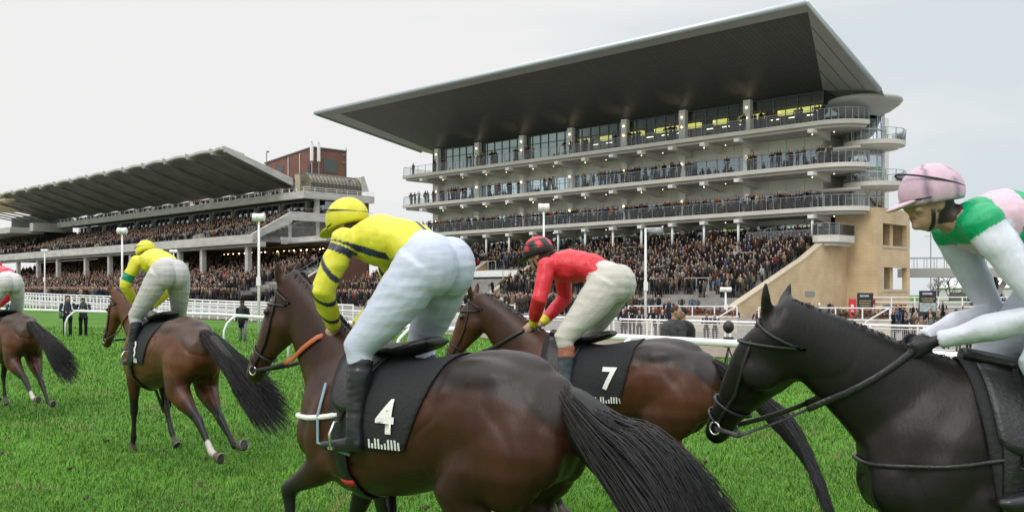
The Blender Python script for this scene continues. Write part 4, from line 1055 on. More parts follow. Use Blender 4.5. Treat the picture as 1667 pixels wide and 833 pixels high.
balcony_row(14.45, spread([(60, 62.8, 4), (56, 59.8, 5), (50.5, 55, 9), (44.2, 47, 5), (41.2, 43, 4), (34.5, 37, 5), (26, 30.5, 9), (21, 25, 9), (17.5, 20.9, 9), (14.6, 17, 6), (10.9, 11.3, 1), (4.2, 9.4, 8), (2.2, 4.0, 5), (-1.0, 1.8, 6)]), 'the middle balcony')
balcony_row(10.3, spread([(.2, 26, 44), (26, 60, 48)]), 'the lowest balcony')
P = []
for (z, a, c, d, v) in ((10.3, 2, 59, .85, -1.15), (10.3, 2, 59, .6, -1.8), (14.45, 17, 31, .4, -1.1), (18.55, 20, 60, .12, -1.2), (14.45, 50, 60, .4, -1.2), (7.12, 1, 60, .8, -1.9)):
    u = a
    while u < c:
        u += rng.uniform(.45, .8)
        if rng.random() < d: P.append((*WN(u, v)[:2], z, FACE+rng.normal(0, .3), rng.uniform(.93, 1.05)))
stuff_crowd('crowd', P, 'second rows of spectators behind those at the balcony railings')
# ---- people near the barrier, placed one by one
G = 'spectators along the mesh barrier'
def at(px, Yd): return ((px-833.5)/1620*Yd, Yd)
near = [  # px, depth, kind, coat, hair, label, scale
 (1015, 38.6, 7, 'navy', 4, 'man in navy jacket and dark cap leaning on the barrier, left of the blonde woman', .93),
 (1041, 38.4, 5, 'navy', 1, 'brown haired man in navy jacket between the capped man and the blonde woman', .90),
 (1064, 38.8, 1, 'black', 2, 'woman in black coat with long fair hair right of the white horn mast', .98),
 (1078, 38.2, 7, 'navy', 4, 'person in navy jacket leaning on the barrier right of the blonde woman', .93),
 (1029, 41.0, 2, 'black', 0, 'person in black coat standing behind the two navy jackets at the barrier', 1.05),
 (1089, 39.8, 0, 'navy', 0, 'tall man in navy coat standing above the two stewards on the path', 1.13),
 (1150, 37.0, 5, 'navy', 1, 'person in navy jacket behind the mesh, left one of the pair by the black horse', .84),
 (1164, 36.9, 1, 'navy', 1, 'woman in navy jacket behind the mesh, right one of the pair by the black horse', .83),
 (1322, 34.4, 7, 'black', 3, 'person in black and red jacket behind the barrier above the black horse neck', .9),
 (1294, 36, 1, 'beige', 2, 'fair haired person barely showing above the black horse mane', .86),
 (1475, 32.5, 7, 'black', 1, 'person in black jacket leaning on the barrier right of the cream wall', .88),
 (1489, 34, 3, 'brown', 1, 'person in brown coat photographing behind the leaning black jacket', .9),
 (1500, 33, 2, 'camel', 2, 'person in camel coat right of the leaning black jacket', .86),
 (1515, 32, 4, 'grey', 5, 'man in grey coat and tweed cap below the map board', .88),
 (1528, 34, 1, 'olive', 1, 'woman in olive coat right of the tweed capped man', .94),
 (1655, 28.4, 4, 'black', 1, 'man in black suit behind the mesh at the far right edge', .87),
 (1577, 27.9, 1, 'camel', 2, 'child in camel coat seen through the mesh under the white sleeve', .62),
 (1604, 27.7, 2, 'orange', 1, 'child in orange coat seen through the mesh at right', .62),
 (1560, 29.2, 0, 'brown', 1, 'child in brown coat seen through the mesh left of the camel coat', .6),
 (1625, 28.3, 6, 'navy', 0, 'adult in navy coat behind the mesh left of the suited man', .80),
 (1590, 29.6, 0, 'dark grey', 0, 'adult in dark grey coat behind the two children at the mesh', .80),
 (1540, 30.5, 4, 'black', 4, 'person in black coat and cap behind the mesh below the white sleeve', .84),
]
for px, Yd, kind, coat, hair, lab, s in near:
    Yd = Yd*float(np.interp(px, [1000, 1348, 1667], [1.37, 1.31, 1.40])); x, y = at(px, Yd); z = gz(x, y)-.05+(.25 if px == 1089 else 0)
    spectator(x, y, z, math.atan2(-y, -x)+rng.normal(0, .12), kind, s, coat, hair, group=G, label=lab)
k = 0
for x0, y0, x1, y1, nn, wh in ((13.6, 55.6, 20.2, 52.2, 15, 'by trough at the sandy wall'), (7.2, 63.0, 13.6, 60.2, 14, 'by trough left of the black ears'), (-6, 74.5, .5, 69.5, 12, 'by trough between near jockeys'), (21, 50, 27.5, 46, 12, 'below the dark boards')):
    for i in range(nn):
        f_ = (i+.5)/nn; x = x0+(x1-x0)*f_+rng.normal(0, .12); y = y0+(y1-y0)*f_+rng.normal(0, .3)+.5
        spectator(x, y, gz(x, y)-.05, math.atan2(-y, -x)+rng.normal(0, .3), s=rng.uniform(.85, .97), where=f'{ordinal(i+1)} from left {wh}', group='spectators behind the planters')
# ---- stewards on the track side, larger in the photo
def steward(x, y, z, h, label, coat, trous, hood=None, hi=4, kind=0, s=1.02, skin=0):
    b = MB(); V, F, I = HIGH[kind]
    c = colours(I, coat, trous, SKINS[skin], HAIRS[hi][0] if hood is None else hood, (.1, .12, .16))
    me = fastmesh('body', V*s*np.array([1.12, 1.15, 1]), F, [CLOTH], col=c, smooth=True)
    r = empty('person', (x, y, z), h-math.pi/2, label, 'person'); obj('body', me, r)
    j = MB(); hy = 0.0
    j.tube([(0, 0, .78), (0, 0, .95), (0, .0, 1.2), (0, 0, 1.38), (0, -.01, 1.47), (0, 0, 1.53)], [(.235, .175), (.23, .17), (.245, .175), (.25, .155), (.19, .13), (.09, .085)], 20, None, coat)
    for k_ in range(5): j.tube([(-.0, 0, .84+.13*k_-.012), (0, 0, .84+.13*k_+.012)], (.01) if False else [(.243, .182)]*2, 20, None, tuple(np.array(coat)*1.25), cap=False)
    mj = j.mesh('jacket'); o = obj('jacket', mj, r); mj.materials.append(attr_mat('quilted_jacket', .6, .35, .2, 18, bump=.5, bscale=14))
    if hood is not None:
        q = MB(); q.ell((0, -.02, 1.665*s), (.125, .125, .15), None, hood, 16, 10); q.tube([(0, -.03, 1.45), (0, -.05, 1.6)], [(.14, .13), (.12, .11)], 14, None, hood)
        mq = q.mesh('hood'); obj('hood', mq, r); mq.materials.append(attr_mat('quilted_jacket', .6)); 
        vv = verts_np(mq); vv[:, 1] = np.where((vv[:, 1] > .05), .05, vv[:, 1]); set_verts(mq, vv)
    return r
x, y = at(110, 45.2); steward(x, y, gz(x, y), R(-60), 'steward in dark hooded navy coat with raised hood beside the rail', (.02, .025, .04), (.02, .022, .028), (.02, .025, .04), kind=4)
x, y = at(135.5, 45.6); steward(x, y, gz(x, y), R(-75), 'steward in short dark jacket with cap right of the hooded one', (.025, .028, .032), (.015, .015, .017), None, 4, kind=2, s=.99)
x, y = at(395, 41.5); steward(x, y, gz(x, y), R(-110), 'bearded steward in black puffer jacket, navy turban and grey trousers', (.015, .016, .02), (.20, .20, .21), (.02, .025, .05) if False else None, 4, kind=6, s=.98, skin=4)
x, y = at(22, 47); steward(x, y, gz(x, y), R(-60), 'person in blue jacket behind the rail beside the leftmost horse', (.03, .05, .12), (.02, .022, .028), None, 4, kind=4, s=.98)
x, y = at(1096, 19.0); steward(x, y, gz(x, y)-.1, R(-20), 'steward in dark grey quilted jacket seen from behind the rail', (.045, .045, .048), (.02, .02, .025), None, 1, kind=4, s=1.03)
x, y = at(1113, 19.6); steward(x, y, gz(x, y)-.1, R(-160), 'steward in black jacket with white badge beside the grey quilted one', (.014, .015, .017), (.02, .02, .025), None, 4, kind=4, s=1.03)
x, y = at(1186, 24.5); tr = empty('camera_tripod', (x, y, gz(x, y)), 0, 'black camera on a tripod at the rail beside the black horse face', 'camera')
b = MB(); BLK = mat('black_plastic', (.015, .015, .016), .5)
for a in (0, 2.1, 4.2): b.bar((.35*math.cos(a), .35*math.sin(a), 0), (0, 0, 1.0), .03, .03, BLK)
b.build('tripod', tr); b = MB(); b.box(-.1, .1, -.12, .12, 1.0, 1.25, BLK); b.tube([(0, -.1, 1.15), (0, -.35, 1.15)], [.06, .09], 10, BLK); b.ell((0, 0, 1.5), (.14, .14, .16), BLK); b.build('camera_body', tr)
# fence line and concourse crowd on the far right
P = []
for i in range(70):
    x = rng.uniform(20, 40); y = rng.uniform(44, 80)
    if abs(x/y*1620+833.5-1409) < 22 and y < 62: continue
    if abs(x/y*1620+833.5-1510) < 18 and y < 62: continue
    if 1450 < x/y*1620+833.5 < 1560 or rng.random() < .3: P.append((x, y, gz(x, y)-.1, rng.uniform(3.4, 5.2), rng.uniform(.88, 1.0)))
stuff_crowd('crowd', P, 'loose crowd walking about on the concourse below the footbridge')
from mathutils.bvhtree import BVHTree
# ================================================================== grass blades
def grass():
    n = 330000; Y0, Y1 = 7.6, 62.0
    y = Y0*np.exp(rng.random(n)*math.log(Y1/Y0)); x = (rng.random(n)*1.12-.56)*y
    d = side_rail(x, y); far_ok = (x < -12) & (y > 40)
    fd = np.full(n, 1.0)
    keep = side_rail(x, y, PATH_A) < -.1; x, y = x[keep], y[keep]; n = len(x)
    z = ground_z(x, y)-.02
    clump = np.array([mnoise.noise((float(a)*2.2, float(b)*2.2, 0)) for a, b in zip(x[::1], y[::1])])
    h = (.040+.028*rng.random(n)+.022*np.clip(clump, -.6, 1))*(1+.012*y); wd = (.0022+.0018*rng.random(n))*(y/8.0)**.9
    a = rng.random(n)*6.283; lean = .35+.55*rng.random(n); la = a+1.57+rng.normal(0, .3, n)
    dx, dy = np.cos(a)*wd, np.sin(a)*wd; lx, ly = np.cos(la)*lean*h, np.sin(la)*lean*h
    P = np.empty((n, 5, 3)); 
    P[:, 0] = np.column_stack([x-dx, y-dy, z]); P[:, 1] = np.column_stack([x+dx, y+dy, z])
    P[:, 2] = np.column_stack([x+dx*.8+lx*.35, y+dy*.8+ly*.35, z+h*.6]); P[:, 3] = np.column_stack([x-dx*.8+lx*.35, y-dy*.8+ly*.35, z+h*.6])
    P[:, 4] = np.column_stack([x+lx, y+ly, z+h*.95])
    i = np.arange(n)[:, None]*5
    F = np.concatenate([i+np.array([[0, 1, 2]]), i+np.array([[0, 2, 3]]), i+np.array([[3, 2, 4]])], 0)
    t = rng.random(n)[:, None]; c = np.array([.055, .170, .011])*(1-t)+np.array([.145, .325, .032])*t
    c *= (1+.3*np.clip(clump, -.7, .7)+.35*np.array([mnoise.noise((float(a)*.45, float(b)*.3, 5.)) for a, b in zip(x, y)]))[:, None]
    pt = np.array([mnoise.noise((float(a)*1.1, float(b)*1.1, 9.)) for a, b in zip(x, y)]); dry = (rng.random(n) < .03) | ((pt > .42) & (rng.random(n) < .35)); c[dry] = (.22, .20, .08)
    m = attr_mat('grass_blade', .55, .3, .1, 3); 
    me = fastmesh('grass', P.reshape(-1, 3), F, [m], col=np.repeat(c, 5, 0))
    o = obj('grass', me); tag(o, 'short bright green turf growing over the racecourse', 'grass', kind='stuff')
grass()

# loose clods kicked out of the turf
b = MB(); CLOD = mat('turf_clod', (.06, .04, .022), .95, var=.4, vscale=30)
for k in range(260):
    y = 8.2*math.exp(random.random()*1.3); x = (random.random()*1.05-.52)*y; s_ = .010+.022*random.random()**2
    if side_rail([x], [y], PATH_A)[0] > -1: continue
    b.ell((x, y, gz(x, y)+.015), (s_*1.5, s_, s_*.8), CLOD, None, 6, 4, rot=Matrix.Rotation(random.random()*6, 3, 'Z'))
o = b.build('turf_clods'); tag(o, 'small clods of soil scattered over the turf behind the horses', 'soil', kind='stuff')

# ================================================================== horses
COAT = attr_mat('horse_coat', .42, .30, .2, 9, bump=.09, bscale=75, stretch=(1, 1, .3))
HAIR = attr_mat('horse_hair', .5, .4, .3, 40)
LEATHER = mat('black_leather', (.012, .012, .013), .42, var=.3, vscale=20, bump=.2, bscale=60)
LEATHB = mat('brown_leather', (.15, .05, .02), .5, var=.2, vscale=20)
CLOTHB = mat('black_saddle_cloth', (.013, .014, .016), .85, bump=.4, bscale=45)
WHT = mat('white_webbing', (.75, .75, .73), .7, bump=.3, bscale=50)
METAL = mat('bright_steel', (.6, .6, .6), .25, .9)
TRIM = mat('pale_blue_trim', (.22, .32, .40), .6)
REDW = mat('red_webbing', (.5, .03, .03), .6)
def V3(*a): return Vector(a)
def chain(p, segs):
    """segs: (length, angle from straight down, + forward)"""
    out_ = [p]
    for L, a in segs:
        q = out_[-1]; out_.append(q+V3(math.sin(R(a))*L, 0, -math.cos(R(a))*L))
    return out_
def make_horse(P):
    base = P['coat']; dark = P['dark']; patch = P.get('patch', base)
    loc = P['loc']; rz = math.pi-R(P['phi'])
    root = empty('racehorse', (loc[0], loc[1], P.get('z', 0)), rz, P['label'], 'horse', 'galloping racehorses'); root.scale = (P.get('s', 1),)*3
    b = MB(); S_ = []     # S_: colour samples (point, radius, colour)
    tr = [(-1.345,1.20,.05,.09),(-1.29,1.21,.15,.21),(-1.16,1.235,.235,.29),(-1.0,1.26,.28,.335),(-.82,1.27,.29,.34),(-.65,1.25,.27,.335),(-.45,1.215,.275,.335),(-.25,1.185,.29,.365),(-.05,1.19,.275,.40),(.1,1.21,.25,.415),(.25,1.22,.215,.36),(.38,1.21,.17,.27),(.47,1.20,.10,.16)]
    b.tube([(x, 0, z) for x, z, a, c in tr], [(a, c) for x, z, a, c in tr], 28)
    for x, z, a, c in tr:
        S_.append((V3(x, 0, z), max(a, c)*.9, base))
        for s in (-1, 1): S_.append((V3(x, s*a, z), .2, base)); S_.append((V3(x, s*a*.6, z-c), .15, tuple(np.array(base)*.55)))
        S_.append((V3(x, 0, z+c), .16, patch if x < -.3 else base))
        if x < -.5: S_.append((V3(x, -.16, z+c*.7), .14, patch)); S_.append((V3(x, .16, z+c*.7), .14, patch))
    for s in (-1, 1):
        b.ell((-1.02, s*.15, 1.14), (.24, .145, .30)); b.ell((-1.2, s*.11, 1.17), (.13, .10, .20)); b.ell((-.86, s*.10, 1.475), (.28, .15, .115)); b.ell((-.72, s*.20, 1.40), (.07, .07, .06))
        b.ell((.16, s*.165, 1.20), (.15, .095, .30), rot=Matrix.Rotation(R(-25), 3, 'Y')); b.ell((.36, s*.095, 1.12), (.12, .10, .15)); b.ell((.04, s*.19, 1.06), (.13, .085, .15))
    b.ell((-.02, 0, 1.545), (.26, .055, .085)); b.ell((-.9, 0, 1.53), (.3, .12, .095)); b.ell((-1.2, 0, 1.40), (.12, .09, .12))
    # neck and head
    na = R(P['neck']); ha = R(P['head']); yaw = R(P.get('yaw', 0))
    nd = V3(math.cos(na)*math.cos(yaw), math.sin(yaw)*math.cos(na), math.sin(na)); n0 = V3(.16, 0, 1.36)
    poll = n0+nd*P.get('nl', .92)
    up = V3(-math.sin(na), 0, math.cos(na))
    np_ = [V3(-.02, 0, 1.27), n0+nd*.08-up*.02, n0+nd*.30+up*.01, n0+nd*.55+up*.035, n0+nd*.78+up*.03, poll]
    nr = [(.16, .30), (.15, .285), (.118, .215), (.09, .165), (.078, .135), (.072, .11)]
    b.tube(np_, nr, 20)
    for p, r in zip(np_, nr):
        nb = tuple(np.array(base)*P.get('neckf', .85)); S_.append((p, .17, nb)); S_.append((p+V3(0, r[0], 0), .12, nb)); S_.append((p+V3(0, -r[0], 0), .12, nb)); S_.append((p+up*r[1], .06, dark))
    hy = R(P.get('hyaw', P.get('yaw', 0)*1.3)); hd = V3(math.cos(ha)*math.cos(hy), math.sin(hy)*math.cos(ha), -math.sin(ha)); hu = V3(math.sin(ha)*math.cos(hy), math.sin(ha)*math.sin(hy), math.cos(ha)); hs = hu.cross(hd).normalized()
    h0 = poll+hu*.0-hd*.05
    hp = [(0, -.02, .06, .085), (.07, -.025, .078, .125), (.16, -.03, .085, .145), (.25, -.025, .082, .135), (.34, -.012, .065, .11), (.43, -.003, .053, .085), (.51, 0, .048, .072), (.57, -.004, .052, .068), (.615, -.012, .048, .056), (.645, -.022, .034, .034)]
    b.tube([h0+hd*t+hu*o for t, o, a, c in hp], [(a, c) for t, o, a, c in hp], 20)
    for t, o, a, c in hp: S_.append((h0+hd*t+hu*o, .1, base if t < .4 else tuple(np.array(base)*(.9-.9*(t-.4)*2)) )); 
    S_.append((h0+hd*.64, .07, P.get('muzzle', (.03, .018, .014))))
    for s in (-1, 1):
        b.ell(h0+hd*.19+hs*s*.052-hu*.07, (.095, .045, .085), rot=None); b.ell(h0+hd*.17+hs*s*.066+hu*.045, (.04, .03, .028)); b.ell(h0+hd*.60+hs*s*.034+hu*.012, (.03, .02, .03))
        e0 = h0+hd*.0+hs*s*.045+hu*.06; ed = (hu*.40-hd*P.get('earback', .8)+hs*s*.28).normalized()
        b.tube([e0, e0+ed*.045, e0+ed*.09, e0+ed*.13, e0+ed*.157], [(.028, .024), (.038, .026), (.037, .022), (.024, .015), (.007, .007)], 10)
        S_.append((e0+ed*.17, .05, dark)); S_.append((e0+ed*.06, .04, base))
    # legs
    white = (.5, .46, .42); shoes = []
    def fore(s, a):
        sy = s*.165; el = V3(.13, sy, 1.0); c = chain(el, [(.46, a[0]), (.29, a[1]), (.125, a[2]), (.085, a[2]-8)])
        for p in c[1:]: p.y = s*.135
        e, k, f, h, g = c; c2 = [V3(.17, s*.14, 1.22), e, e.lerp(k, .35), e.lerp(k, .8), k, k.lerp(f, .2), k.lerp(f, .55), k.lerp(f, .85), f, f.lerp(h, .6), h, g]
        b.tube(c2, [(.09, .16), (.085, .125), (.072, .095), (.045, .055), (.048, .056), (.034, .044), (.026, .038), (.03, .042), (.037, .047), (.029, .035), (.043, .048), (.052, .064)], 14)
        return c2, f, h, g
    def hind(s, a):
        sy = s*.14; hp_ = V3(-.98, sy, 1.2); c = chain(hp_, [(.37, a[0]), (.47, a[1]), (.40, a[2]), (.125, a[3]), (.085, a[3]-8)])
        for p, yv in zip(c, (sy, s*.17, s*.125, s*.125, s*.125, s*.125)): p.y = yv
        hh, st, hk, f, h, g = c
        bk = (hk-st).normalized()
        c2 = [hh, hh.lerp(st, .55), st, st.lerp(hk, .3), st.lerp(hk, .65), hk.lerp(st, .12), hk, hk.lerp(f, .2), hk.lerp(f, .6), hk.lerp(f, .88), f, f.lerp(h, .6), h, g]
        b.tube(c2, [(.14, .24), (.135, .20), (.115, .15), (.088, .12), (.055, .078), (.04, .062), (.045, .066), (.038, .054), (.029, .041), (.032, .044), (.039, .048), (.030, .036), (.044, .049), (.053, .066)], 14)
        # point of hock
        d = (hk-f).normalized(); b.ell(hk+d*.05+V3(-.035*math.cos(R(a[2])), 0, 0), (.03, .026, .045))
        return c2, f, h, g
    legs = []
    for nm, s, fn in (('lf', 1, fore), ('rf', -1, fore), ('lh', 1, hind), ('rh', -1, hind)):
        c2, f, h, g = fn(s, P[nm]); legs.append((nm, c2)); n = len(c2); kn = 4 if fn is fore else 6
        for i, p in enumerate(c2):
            q = c2[max(0, i-1)].lerp(p, .5)
            col = base if i < kn-2 else (tuple(np.array(base)*.35) if i == kn-2 else dark)
            if nm in P.get('socks', ()) and n-5 <= i < n-2: col = white
            if i >= n-2: col = (.07, .055, .045)
            for r_ in (p, q): S_.append((r_, .09 if i < kn else .05, col))
        shoes.append((h, g))
    me = remeshed(b, .0145, 13, .6, 'horse_body')
    v = verts_np(me); pts = np.array([p[0][:] for p in S_]); rad = np.array([p[1] for p in S_]); cols = np.array([p[2] for p in S_])
    w = np.zeros((len(v), len(pts)), 'f4')
    for i in range(len(pts)): w[:, i] = 1.0/(((v-pts[i])**2).sum(1)/rad[i]**2+1e-4)**4.5
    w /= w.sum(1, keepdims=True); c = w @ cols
    # dapple / sweat variation of the coat and a little muscle relief
    nrm = np.empty(len(v)*3, 'f4'); me.vertices.foreach_get('normal', nrm); nrm = nrm.reshape(-1, 3)
    q = np.array([mnoise.noise(Vector(p)*3.1) for p in v]); q2 = np.array([mnoise.noise(Vector((p[0]*5, p[1]*5, p[2]*11))) for p in v])
    c *= (1+.30*q)[:, None]
    q3 = np.array([mnoise.noise(Vector((p[0]*2.1+.35*a_, abs(p[1])*1.4+3, p[2]*1.7+.3*a_))) for p, a_ in zip(v, q)]); grv = np.exp(-(q3/.045)**2)
    trunkish = np.exp(-((v[:, 2]-1.2)/.35)**2)
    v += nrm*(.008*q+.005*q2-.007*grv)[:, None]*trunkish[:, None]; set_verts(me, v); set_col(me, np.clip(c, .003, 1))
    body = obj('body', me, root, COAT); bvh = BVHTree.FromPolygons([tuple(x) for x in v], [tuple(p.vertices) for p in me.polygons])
    # eyes
    for s in (-1, 1):
        e = MB(); e.ell(h0+hd*.175+hs*s*.083+hu*.042, (.021, .017, .019), mat('horse_eye', (.008, .006, .005), .08), nu=14, nv=10); e.build('eye', root)
    for (h, g) in shoes:
        d = (g-h).normalized(); sd_ = V3(0, 1, 0); fw = sd_.cross(d).normalized()
        k = MB(); pts_ = [g+d*.006+sd_*math.sin(a)*.047+fw*math.cos(a)*.058 for a in np.linspace(-2.5, 2.5, 17)]; k.tube(pts_, .006, 6, mat('worn_shoe_metal', (.22, .21, .20), .4, .7)); k.build('horseshoe', root)
    # mane: short hair lying along the crest
    k = MB(); rnd = random.Random(P['seed'])
    for i in range(900):
        t = .05+.9*rnd.random(); seg = t*(len(np_)-2)+1; j = min(int(seg), len(np_)-2); f_ = seg-j
        p = np_[j].lerp(np_[j+1], f_)+up*((nr[j][1]*(1-f_)+nr[j+1][1]*f_)-.016); sd_ = -1 if rnd.random() < .8 else 1
        L = .04+.06*rnd.random(); d = V3(rnd.gauss(-.2, .25), sd_*(.5+.2*rnd.random()), 0)
        k.tube([p, p+(up*.10+d)*L*.5, p+(d*.9-up*.25)*L+V3(0, 0, -.45*L)], [.0035, .003, .0010], 3, None, tuple(np.array(dark)*rnd.uniform(.7, 1.4)), cap=False)
    o = k.build('mane', root); o.data.materials.append(HAIR)
    # forelock
    # tail
    T = [V3(*p) for p in P['tail']]; k = MB()
    def bez(t):
        s_ = t*(len(T)-1); i = min(int(s_), len(T)-2); f_ = s_-i
        p0 = T[max(i-1, 0)]; p1 = T[i]; p2 = T[i+1]; p3 = T[min(i+2, len(T)-1)]
        return .5*((2*p1)+(-p0+p2)*f_+(2*p0-5*p1+4*p2-p3)*f_*f_+(-p0+3*p1-3*p2+p3)*f_**3)
    tw = P.get('tw', 1.0); pr_ = [(.03, .045), (.05, .06), (.055, .075), (.05, .07), (.03, .04)]
    k.tube([bez(t) for t in (0, .1, .22, .38, .52)], [(a*tw*.85, c*tw*.85) for a, c in pr_], 12, None, tuple(np.array(dark)*.8))
    for i in range(P.get('nt', 520)):
        a = rnd.random()*6.283; r0 = .025+.03*rnd.random(); r1 = (.03+.13*rnd.random())*tw; end = .66+.36*rnd.random(); t0 = rnd.random()*.25; ph = rnd.random()*6
        pts_ = []
        for j in range(9):
            t = t0+(end-t0)*j/8; spread_ = r0+(r1-r0)*min(1, t*1.6)+.16*tw*max(0, t-.5)*(.3+1.4*abs(math.sin(ph*3)))
            pts_.append(bez(min(t, 1.0))+V3(.4*math.sin(a)*spread_, math.cos(a)*spread_*.8, math.sin(a)*spread_)+V3(0, math.sin(t*7+ph)*.014, math.cos(t*6+ph)*.018))
        k.tube(pts_, [.0022]*2+[.0028]*5+[.002, .0007], 3, None, tuple(np.array(dark)*rnd.uniform(.5, 1.3)), cap=False)
    o = k.build('tail', root); o.data.materials.append(HAIR)
    # ---------------------------------------------------------------- tack, fitted to the body surface
    def surf(p0, direction, off=.008):
        hit = bvh.ray_cast(p0+direction*1.2, -direction)
        return hit[0]+hit[1]*off if hit[0] is not None else None
    def ringaround(center, axis, off=.01, n=26, a0=0, a1=2*math.pi, lim=.165):
        axis = axis.normalized(); u = axis.cross(V3(0, 1, 0)).normalized(); w_ = axis.cross(u); out_ = []
        for i in range(n+1):
            a = a0+(a1-a0)*i/n; d = u*math.cos(a)+w_*math.sin(a); hit = bvh.ray_cast(center+d*.35, -d)
            if hit[0] is not None and (hit[0]-center).length < lim: out_.append(hit[0]+d*off)
        return out_
    k = MB()
    def strap(pts_, w_=.011, m=LEATHER): 
        if len(pts_) > 1: k.tube(pts_, [(w_, w_*.45)]*len(pts_) if False else w_*.7, 6, m)
    strap(ringaround(h0+hd*.44, hd)); strap(ringaround(h0+hd*.53-hu*.01, (hd+hu*.25).normalized()), .009)
    strap(ringaround(h0+hd*.03, (hd*.3+hu*.0+hd).normalized()), .011); strap(ringaround(h0+hd*.10, (hd*1-hu*.55).normalized()), .010)
    for s in (-1, 1):
        ps = []
        for t, o_ in ((.04, .06), (.14, .0), (.25, -.03), (.35, -.03), (.44, -.02), (.545, -.015)):
            hit = bvh.ray_cast(h0+hd*t+hu*o_+hs*s*.3, -hs*s)
            if hit[0] is not None: ps.append(hit[0]+hs*s*.008)
        strap(ps, .011)
    k.build('bridle', root)
    bit = {}
    for s in (-1, 1):
        e = MB(); c_ = h0+hd*.55+hs*s*.058-hu*.02; bit[s] = c_
        e.tube([c_+hd*math.cos(a)*.027+hu*math.sin(a)*.027 for a in np.linspace(0, 2*math.pi, 17)], .0045, 6, METAL, cap=False); e.build('bit_ring', root)
    # saddle cloth with number
    x0t, x1t, x0b, x1b, zb = P.get('cloth', (.10, -.62, .04, -.40, 1.06))
    def cl(u, t):   # u 0..1 front-back; t -1..1 over the back, sign = side
        s = 1 if t >= 0 else -1; tt = abs(t); xt = x0t+(x1t-x0t)*u; xb = x0b+(x1b-x0b)*u; x = xt+(xb-xt)*tt**1.4
        th = tt*R(105); cz = 1.18; d = V3(0, s*math.sin(th), math.cos(th)).normalized(); hit = bvh.ray_cast(V3(x, 0, cz)+d*.9, -d)
        p = hit[0] if hit[0] is not None else V3(x, s*.28*math.sin(th), cz+.35*math.cos(th))
        return p+d*.014
    gu, gt = 22, 56; grid = [cl(i/gu, -1+2*j/gt) for i in range(gu+1) for j in range(gt+1)]
    e = MB(); e.add(grid, [(i*(gt+1)+j, (i+1)*(gt+1)+j, (i+1)*(gt+1)+j+1, i*(gt+1)+j+1) for i in range(gu) for j in range(gt)], CLOTHB, None, True)
    o = e.build('saddle_cloth', root); sm = o.modifiers.new('thickness', 'SOLIDIFY'); sm.thickness = .008; sm.offset = 1
    cloth_obj = o; vv = verts_np(o.data); bv2 = BVHTree.FromPolygons([tuple(p) for p in vv], [tuple(p.vertices) for p in o.data.polygons])
    def onside(x, z, s, off=.012):
        hit = bv2.ray_cast(V3(x, s*1.2, z), V3(0, -s, 0)); 
        if hit[0] is None: hit = bvh.ray_cast(V3(x, s*1.2, z), V3(0, -s, 0))
        return hit[0]+V3(0, s*off, 0) if hit[0] is not None else None
    def decal(name, txt, cx_, cz_, size, m, s, tilt=0.0, sx=1.0):
        cu = bpy.data.curves.new('t', 'FONT'); cu.body = txt; cu.size = size; cu.align_x = 'CENTER'; cu.align_y = 'CENTER'; cu.offset = size*.028; cu.resolution_u = 6
        to = bpy.data.objects.new('t', cu); COL.objects.link(to); bpy.context.view_layer.update(); tm = evaluated(to); bpy.data.objects.remove(to)
        bm = bmesh.new(); bm.from_mesh(tm); bmesh.ops.triangulate(bm, faces=bm.faces[:]); 
        for _ in range(2): bmesh.ops.subdivide_edges(bm, edges=[e_ for e_ in bm.edges if e_.calc_length() > size*.12], cuts=1)
        bmesh.ops.triangulate(bm, faces=bm.faces[:])
        for vt in bm.verts:
            X_ = -vt.co.x*s*sx; Z_ = vt.co.y; ca, sa = math.cos(R(tilt)), math.sin(R(tilt)); x = cx_+X_*ca-Z_*sa*1; z = cz_+X_*sa+Z_*ca
            p = onside(x, z, s, .011); vt.co = p if p is not None else V3(x, s*.3, z)
        bm.to_mesh(tm); bm.free(); return obj(name, tm, cloth_obj, m)
    for s in (1, -1):
        if P['num']: decal('number', P['num'], P.get('numx', -.28), P.get('numz', 1.27), .235, WHT, s, P.get('tilt', 0)*s)
    e = MB(); rr_ = random.Random(4)
    for s in (1, -1):
        x = P.get('numx', -.28)+.1
        for i, hgt in enumerate((.045, .025, .05, .05, .022, .03, .05, .05, .05, .04)):
            a = onside(x, 1.115, s, .013); c_ = onside(x, 1.115+hgt, s, .013)
            if a is not None and c_ is not None: e.bar(a, c_, .011, .003, WHT)
            x -= .021
    e.build('lettering', cloth_obj)
    # saddle
    e = MB(); sp = [(.08, 1.66), (-.02, 1.635), (-.14, 1.61), (-.28, 1.615), (-.40, 1.645), (-.47, 1.665)]; 
    e.tube([(x, 0, z-.01) for x, z in sp], [(.05, .03), (.09, .035), (.13, .035), (.15, .04), (.15, .035), (.10, .022)], 16, LEATHER)
    sob = remeshed(e, .012, 4, .5, 'saddle'); sad = obj('saddle', sob, root, LEATHER)
    for s in (1, -1):
        e = MB(); mu, mt = 8, 10; q = []
        for i in range(mu+1):
            for j in range(mt+1):
                f_ = j/mt; wv = .5-abs(i/mu-.5); u_ = .06+.36*(i/mu)*(1-.15*f_); t_ = .12+(.46+.10*math.sqrt(max(0, wv*2)))*f_
                p = cl(u_, s*t_); d = V3(0, s*math.sin(t_*2), max(0, math.cos(t_*2))); q.append(p+d*.016)
        e.add(q, [(i*(mt+1)+j, (i+1)*(mt+1)+j, (i+1)*(mt+1)+j+1, i*(mt+1)+j+1) for i in range(mu) for j in range(mt)], LEATHER, None, True)
        o = e.build('saddle_flap', sad); sm = o.modifiers.new('thickness', 'SOLIDIFY'); sm.thickness = .006; sm.offset = 0
    # girth and breastplate
    e = MB(); gp = []
